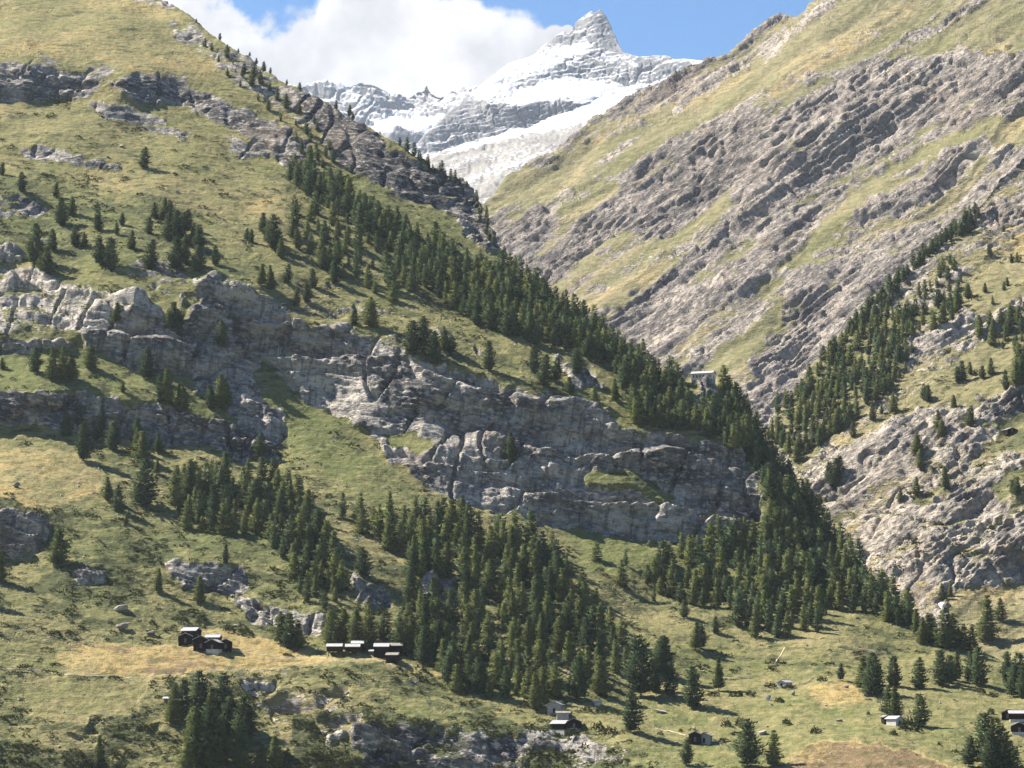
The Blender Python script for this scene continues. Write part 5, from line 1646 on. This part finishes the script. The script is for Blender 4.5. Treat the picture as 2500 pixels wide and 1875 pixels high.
hut('log_hut', 861, 1597, 4.4, 4.8, 1.9, 'second raised dark hut of the row, standing on posts', yaw=92, stilts=True, grp=GB)
hut('log_hut', 873, 1588, 4.2, 4.0, 2.4, 'hut half hidden behind the second raised hut of the row', yaw=90, grp=GB)
hut('log_hut', 932, 1597, 5.4, 5.0, 2.8, 'larger dark hut with a bright roof near the right end of the row', yaw=88, grp=GB)
hut('log_hut', 964, 1594, 4.4, 5.0, 2.4, 'low dark hut with a dull roof at the right end of the row', yaw=90, roof=MAT_OLDROOF, grp=GB)
hut('log_hut', 959, 1615, 3.6, 4.0, 2.5, 'narrow dark hut standing lower, in front of the row of huts', yaw=80, roof=MAT_OLDROOF, grp=GB)
hut('shed', 912, 1596, 2.0, 2.6, 1.0, 'tiny shed with a white roof beside the larger dark hut', yaw=86, wall=MAT_WOOD, logs=False, door=False, cat='shed')
GC = 'houses of the grey hamlet by the hedge'
hut('stone_house', 1356, 1743, 5.0, 5.5, 3.0, 'grey stone house with a white left roof, uppermost of the hedge hamlet', yaw=-12, wall=MAT_GREYWALL, logs=False, grp=GC, cat='house')
hut('stone_house', 1374, 1757, 2.6, 4.4, 1.7, 'small house with a long grey roof in the middle of the hedge hamlet', yaw=92, wall=MAT_GREYWALL, roof=MAT_OLDROOF, logs=False, grp=GC, cat='house')
hut('log_barn', 1369, 1782, 4.6, 5.6, 2.2, 'left dark barn with a white roof slope, front of the hedge hamlet', yaw=58, base=MAT_RUBBLE, base_h=0.6, grp=GC, cat='barn')
hut('log_barn', 1403, 1782, 4.6, 5.4, 2.4, 'right dark barn with a brown roof, front of the hedge hamlet', yaw=-6, roof=MAT_OLDROOF, base=MAT_GREYWALL, base_h=0.5, grp=GC, cat='barn')
hut('shed', 1457, 1730, 1.4, 1.8, 1.1, 'tiny white-roofed shelter at the wood edge above the hedge', yaw=70, wall=MAT_RUBBLE, logs=False, door=False, cat='shed')
hut('log_hut', 1699, 1815, 4.2, 5.0, 2.6, 'left half of the double timber hut on the meadow, dark logs', yaw=-10, roof=MAT_OLDROOF, cat='hut')
hut('stone_hut', 1722, 1815, 4.2, 4.6, 2.6, 'right half of the double timber hut, with a grey stone front', yaw=-16, wall=MAT_GREYWALL, roof=MAT_OLDROOF, logs=False)
hut('stone_hut', 1915, 1671, 3.8, 4.6, 2.0, 'small stone hut with a grey roof on the slope above the mown field', yaw=-38, wall=MAT_RUBBLE, roof=MAT_SLATE, logs=False)
hut('stone_hut', 2184, 1771, 3.8, 4.6, 2.2, 'whitewashed stone hut under the spruces in the meadow', yaw=42, wall=MAT_RUBBLE, roof=MAT_SLATE, logs=False)
hut('shed', 2162, 1765, 2.2, 2.6, 2.2, 'dark lean-to shed against the left side of the whitewashed hut', yaw=20, wall=MAT_LOG, roof=MAT_OLDROOF, logs=False, cat='shed')
hut('log_barn', 2488, 1758, 4.4, 7.0, 2.2, 'dark barn with a bright roof cut by the right edge, upper of two', yaw=86, base=MAT_RUBBLE, base_h=0.4, cat='barn')
hut('log_barn', 2463, 1752, 4.0, 4.6, 2.2, 'weathered brown barn left of the bright-roofed edge barn', yaw=-22, roof=MAT_OLDROOF, cat='barn')
hut('log_barn', 2488, 1795, 5.6, 5.6, 2.2, 'dark gabled barn cut by the right edge, lower of two', yaw=-8, base=MAT_RUBBLE, base_h=0.7, cat='barn')
hut('log_hut', 2464, 1047, 5.6, 5.0, 1.2, 'low dark hut on the green ledge across the gorge', yaw=20, roof=MAT_OLDROOF, sheet=spur, pitch=20)
hut('shed', 410, 1712, 2.0, 2.2, 1.1, 'white-roofed shed beside the conifer clump below the path', yaw=75, wall=MAT_WOOD, logs=False, door=False, cat='shed')
hut('mountain_inn', 1716, 938, 5.0, 10.4, 3.0, 'long cream mountain inn on the ridge above the gorge', yaw=66, wall=MAT_CREAM, roof=MAT_SLATE, logs=False, cat='inn', windows=6, base=MAT_GREYWALL, base_h=0.6, chimney=True)

# ------------------------------------------------------------------ avalanche barriers high on the right
for k, (u, v, w) in enumerate([(2444, 110, 22), (2466, 126, 22), (2440, 138, 18), (2420, 146, 20), (2472, 146, 16), (2464, 296, 28)]):
    P = far.at(u, v)
    m = P[1] / F
    e = bpy.data.objects.new('avalanche_barrier', None)
    e.location = P
    e.rotation_euler = (0, 0, R(12))
    e['label'] = ['topmost', 'second highest', 'third highest', 'leftmost', 'short', 'isolated lower'][k] + ' steel avalanche barrier on the grassy mountainside'
    e['category'] = 'barrier'
    e['group'] = 'avalanche barriers'
    COL.objects.link(e)
    Wm = w * m
    for q in range(5):
        xx = -Wm / 2 + Wm * q / 4
        part('post', *box(xx - 0.15, xx + 0.15, -0.15, 0.15, -2.0, 3.4), MAT_WOOD, e)
    for q in range(3):
        part('rail', *box(-Wm / 2, Wm / 2, -0.32, -0.18, 0.5 + q * 1.1, 1.0 + q * 1.1), MAT_WOOD, e)

# ------------------------------------------------------------------ the air
def build_haze():
    me = bpy.data.meshes.new('haze')
    V, Fc = box(-7400, 7400, -2600, 13200, -162, 2650)
    me.from_pydata(V, [], Fc)
    me.update()
    m = bpy.data.materials.new('thin_mountain_haze')
    m.use_nodes = True
    t = NT(m.node_tree)
    pv = t.n('ShaderNodeVolumePrincipled', {'Color': (0.80, 0.88, 1.0, 1.0), 'Density': HAZE, 'Anisotropy': 0.25})
    t.n('ShaderNodeOutputMaterial', {'Volume': pv})
    me.materials.append(m)
    o = bpy.data.objects.new('haze', me)
    COL.objects.link(o)
    o['kind'] = 'stuff'


HAZE = 1.9e-5
build_haze()
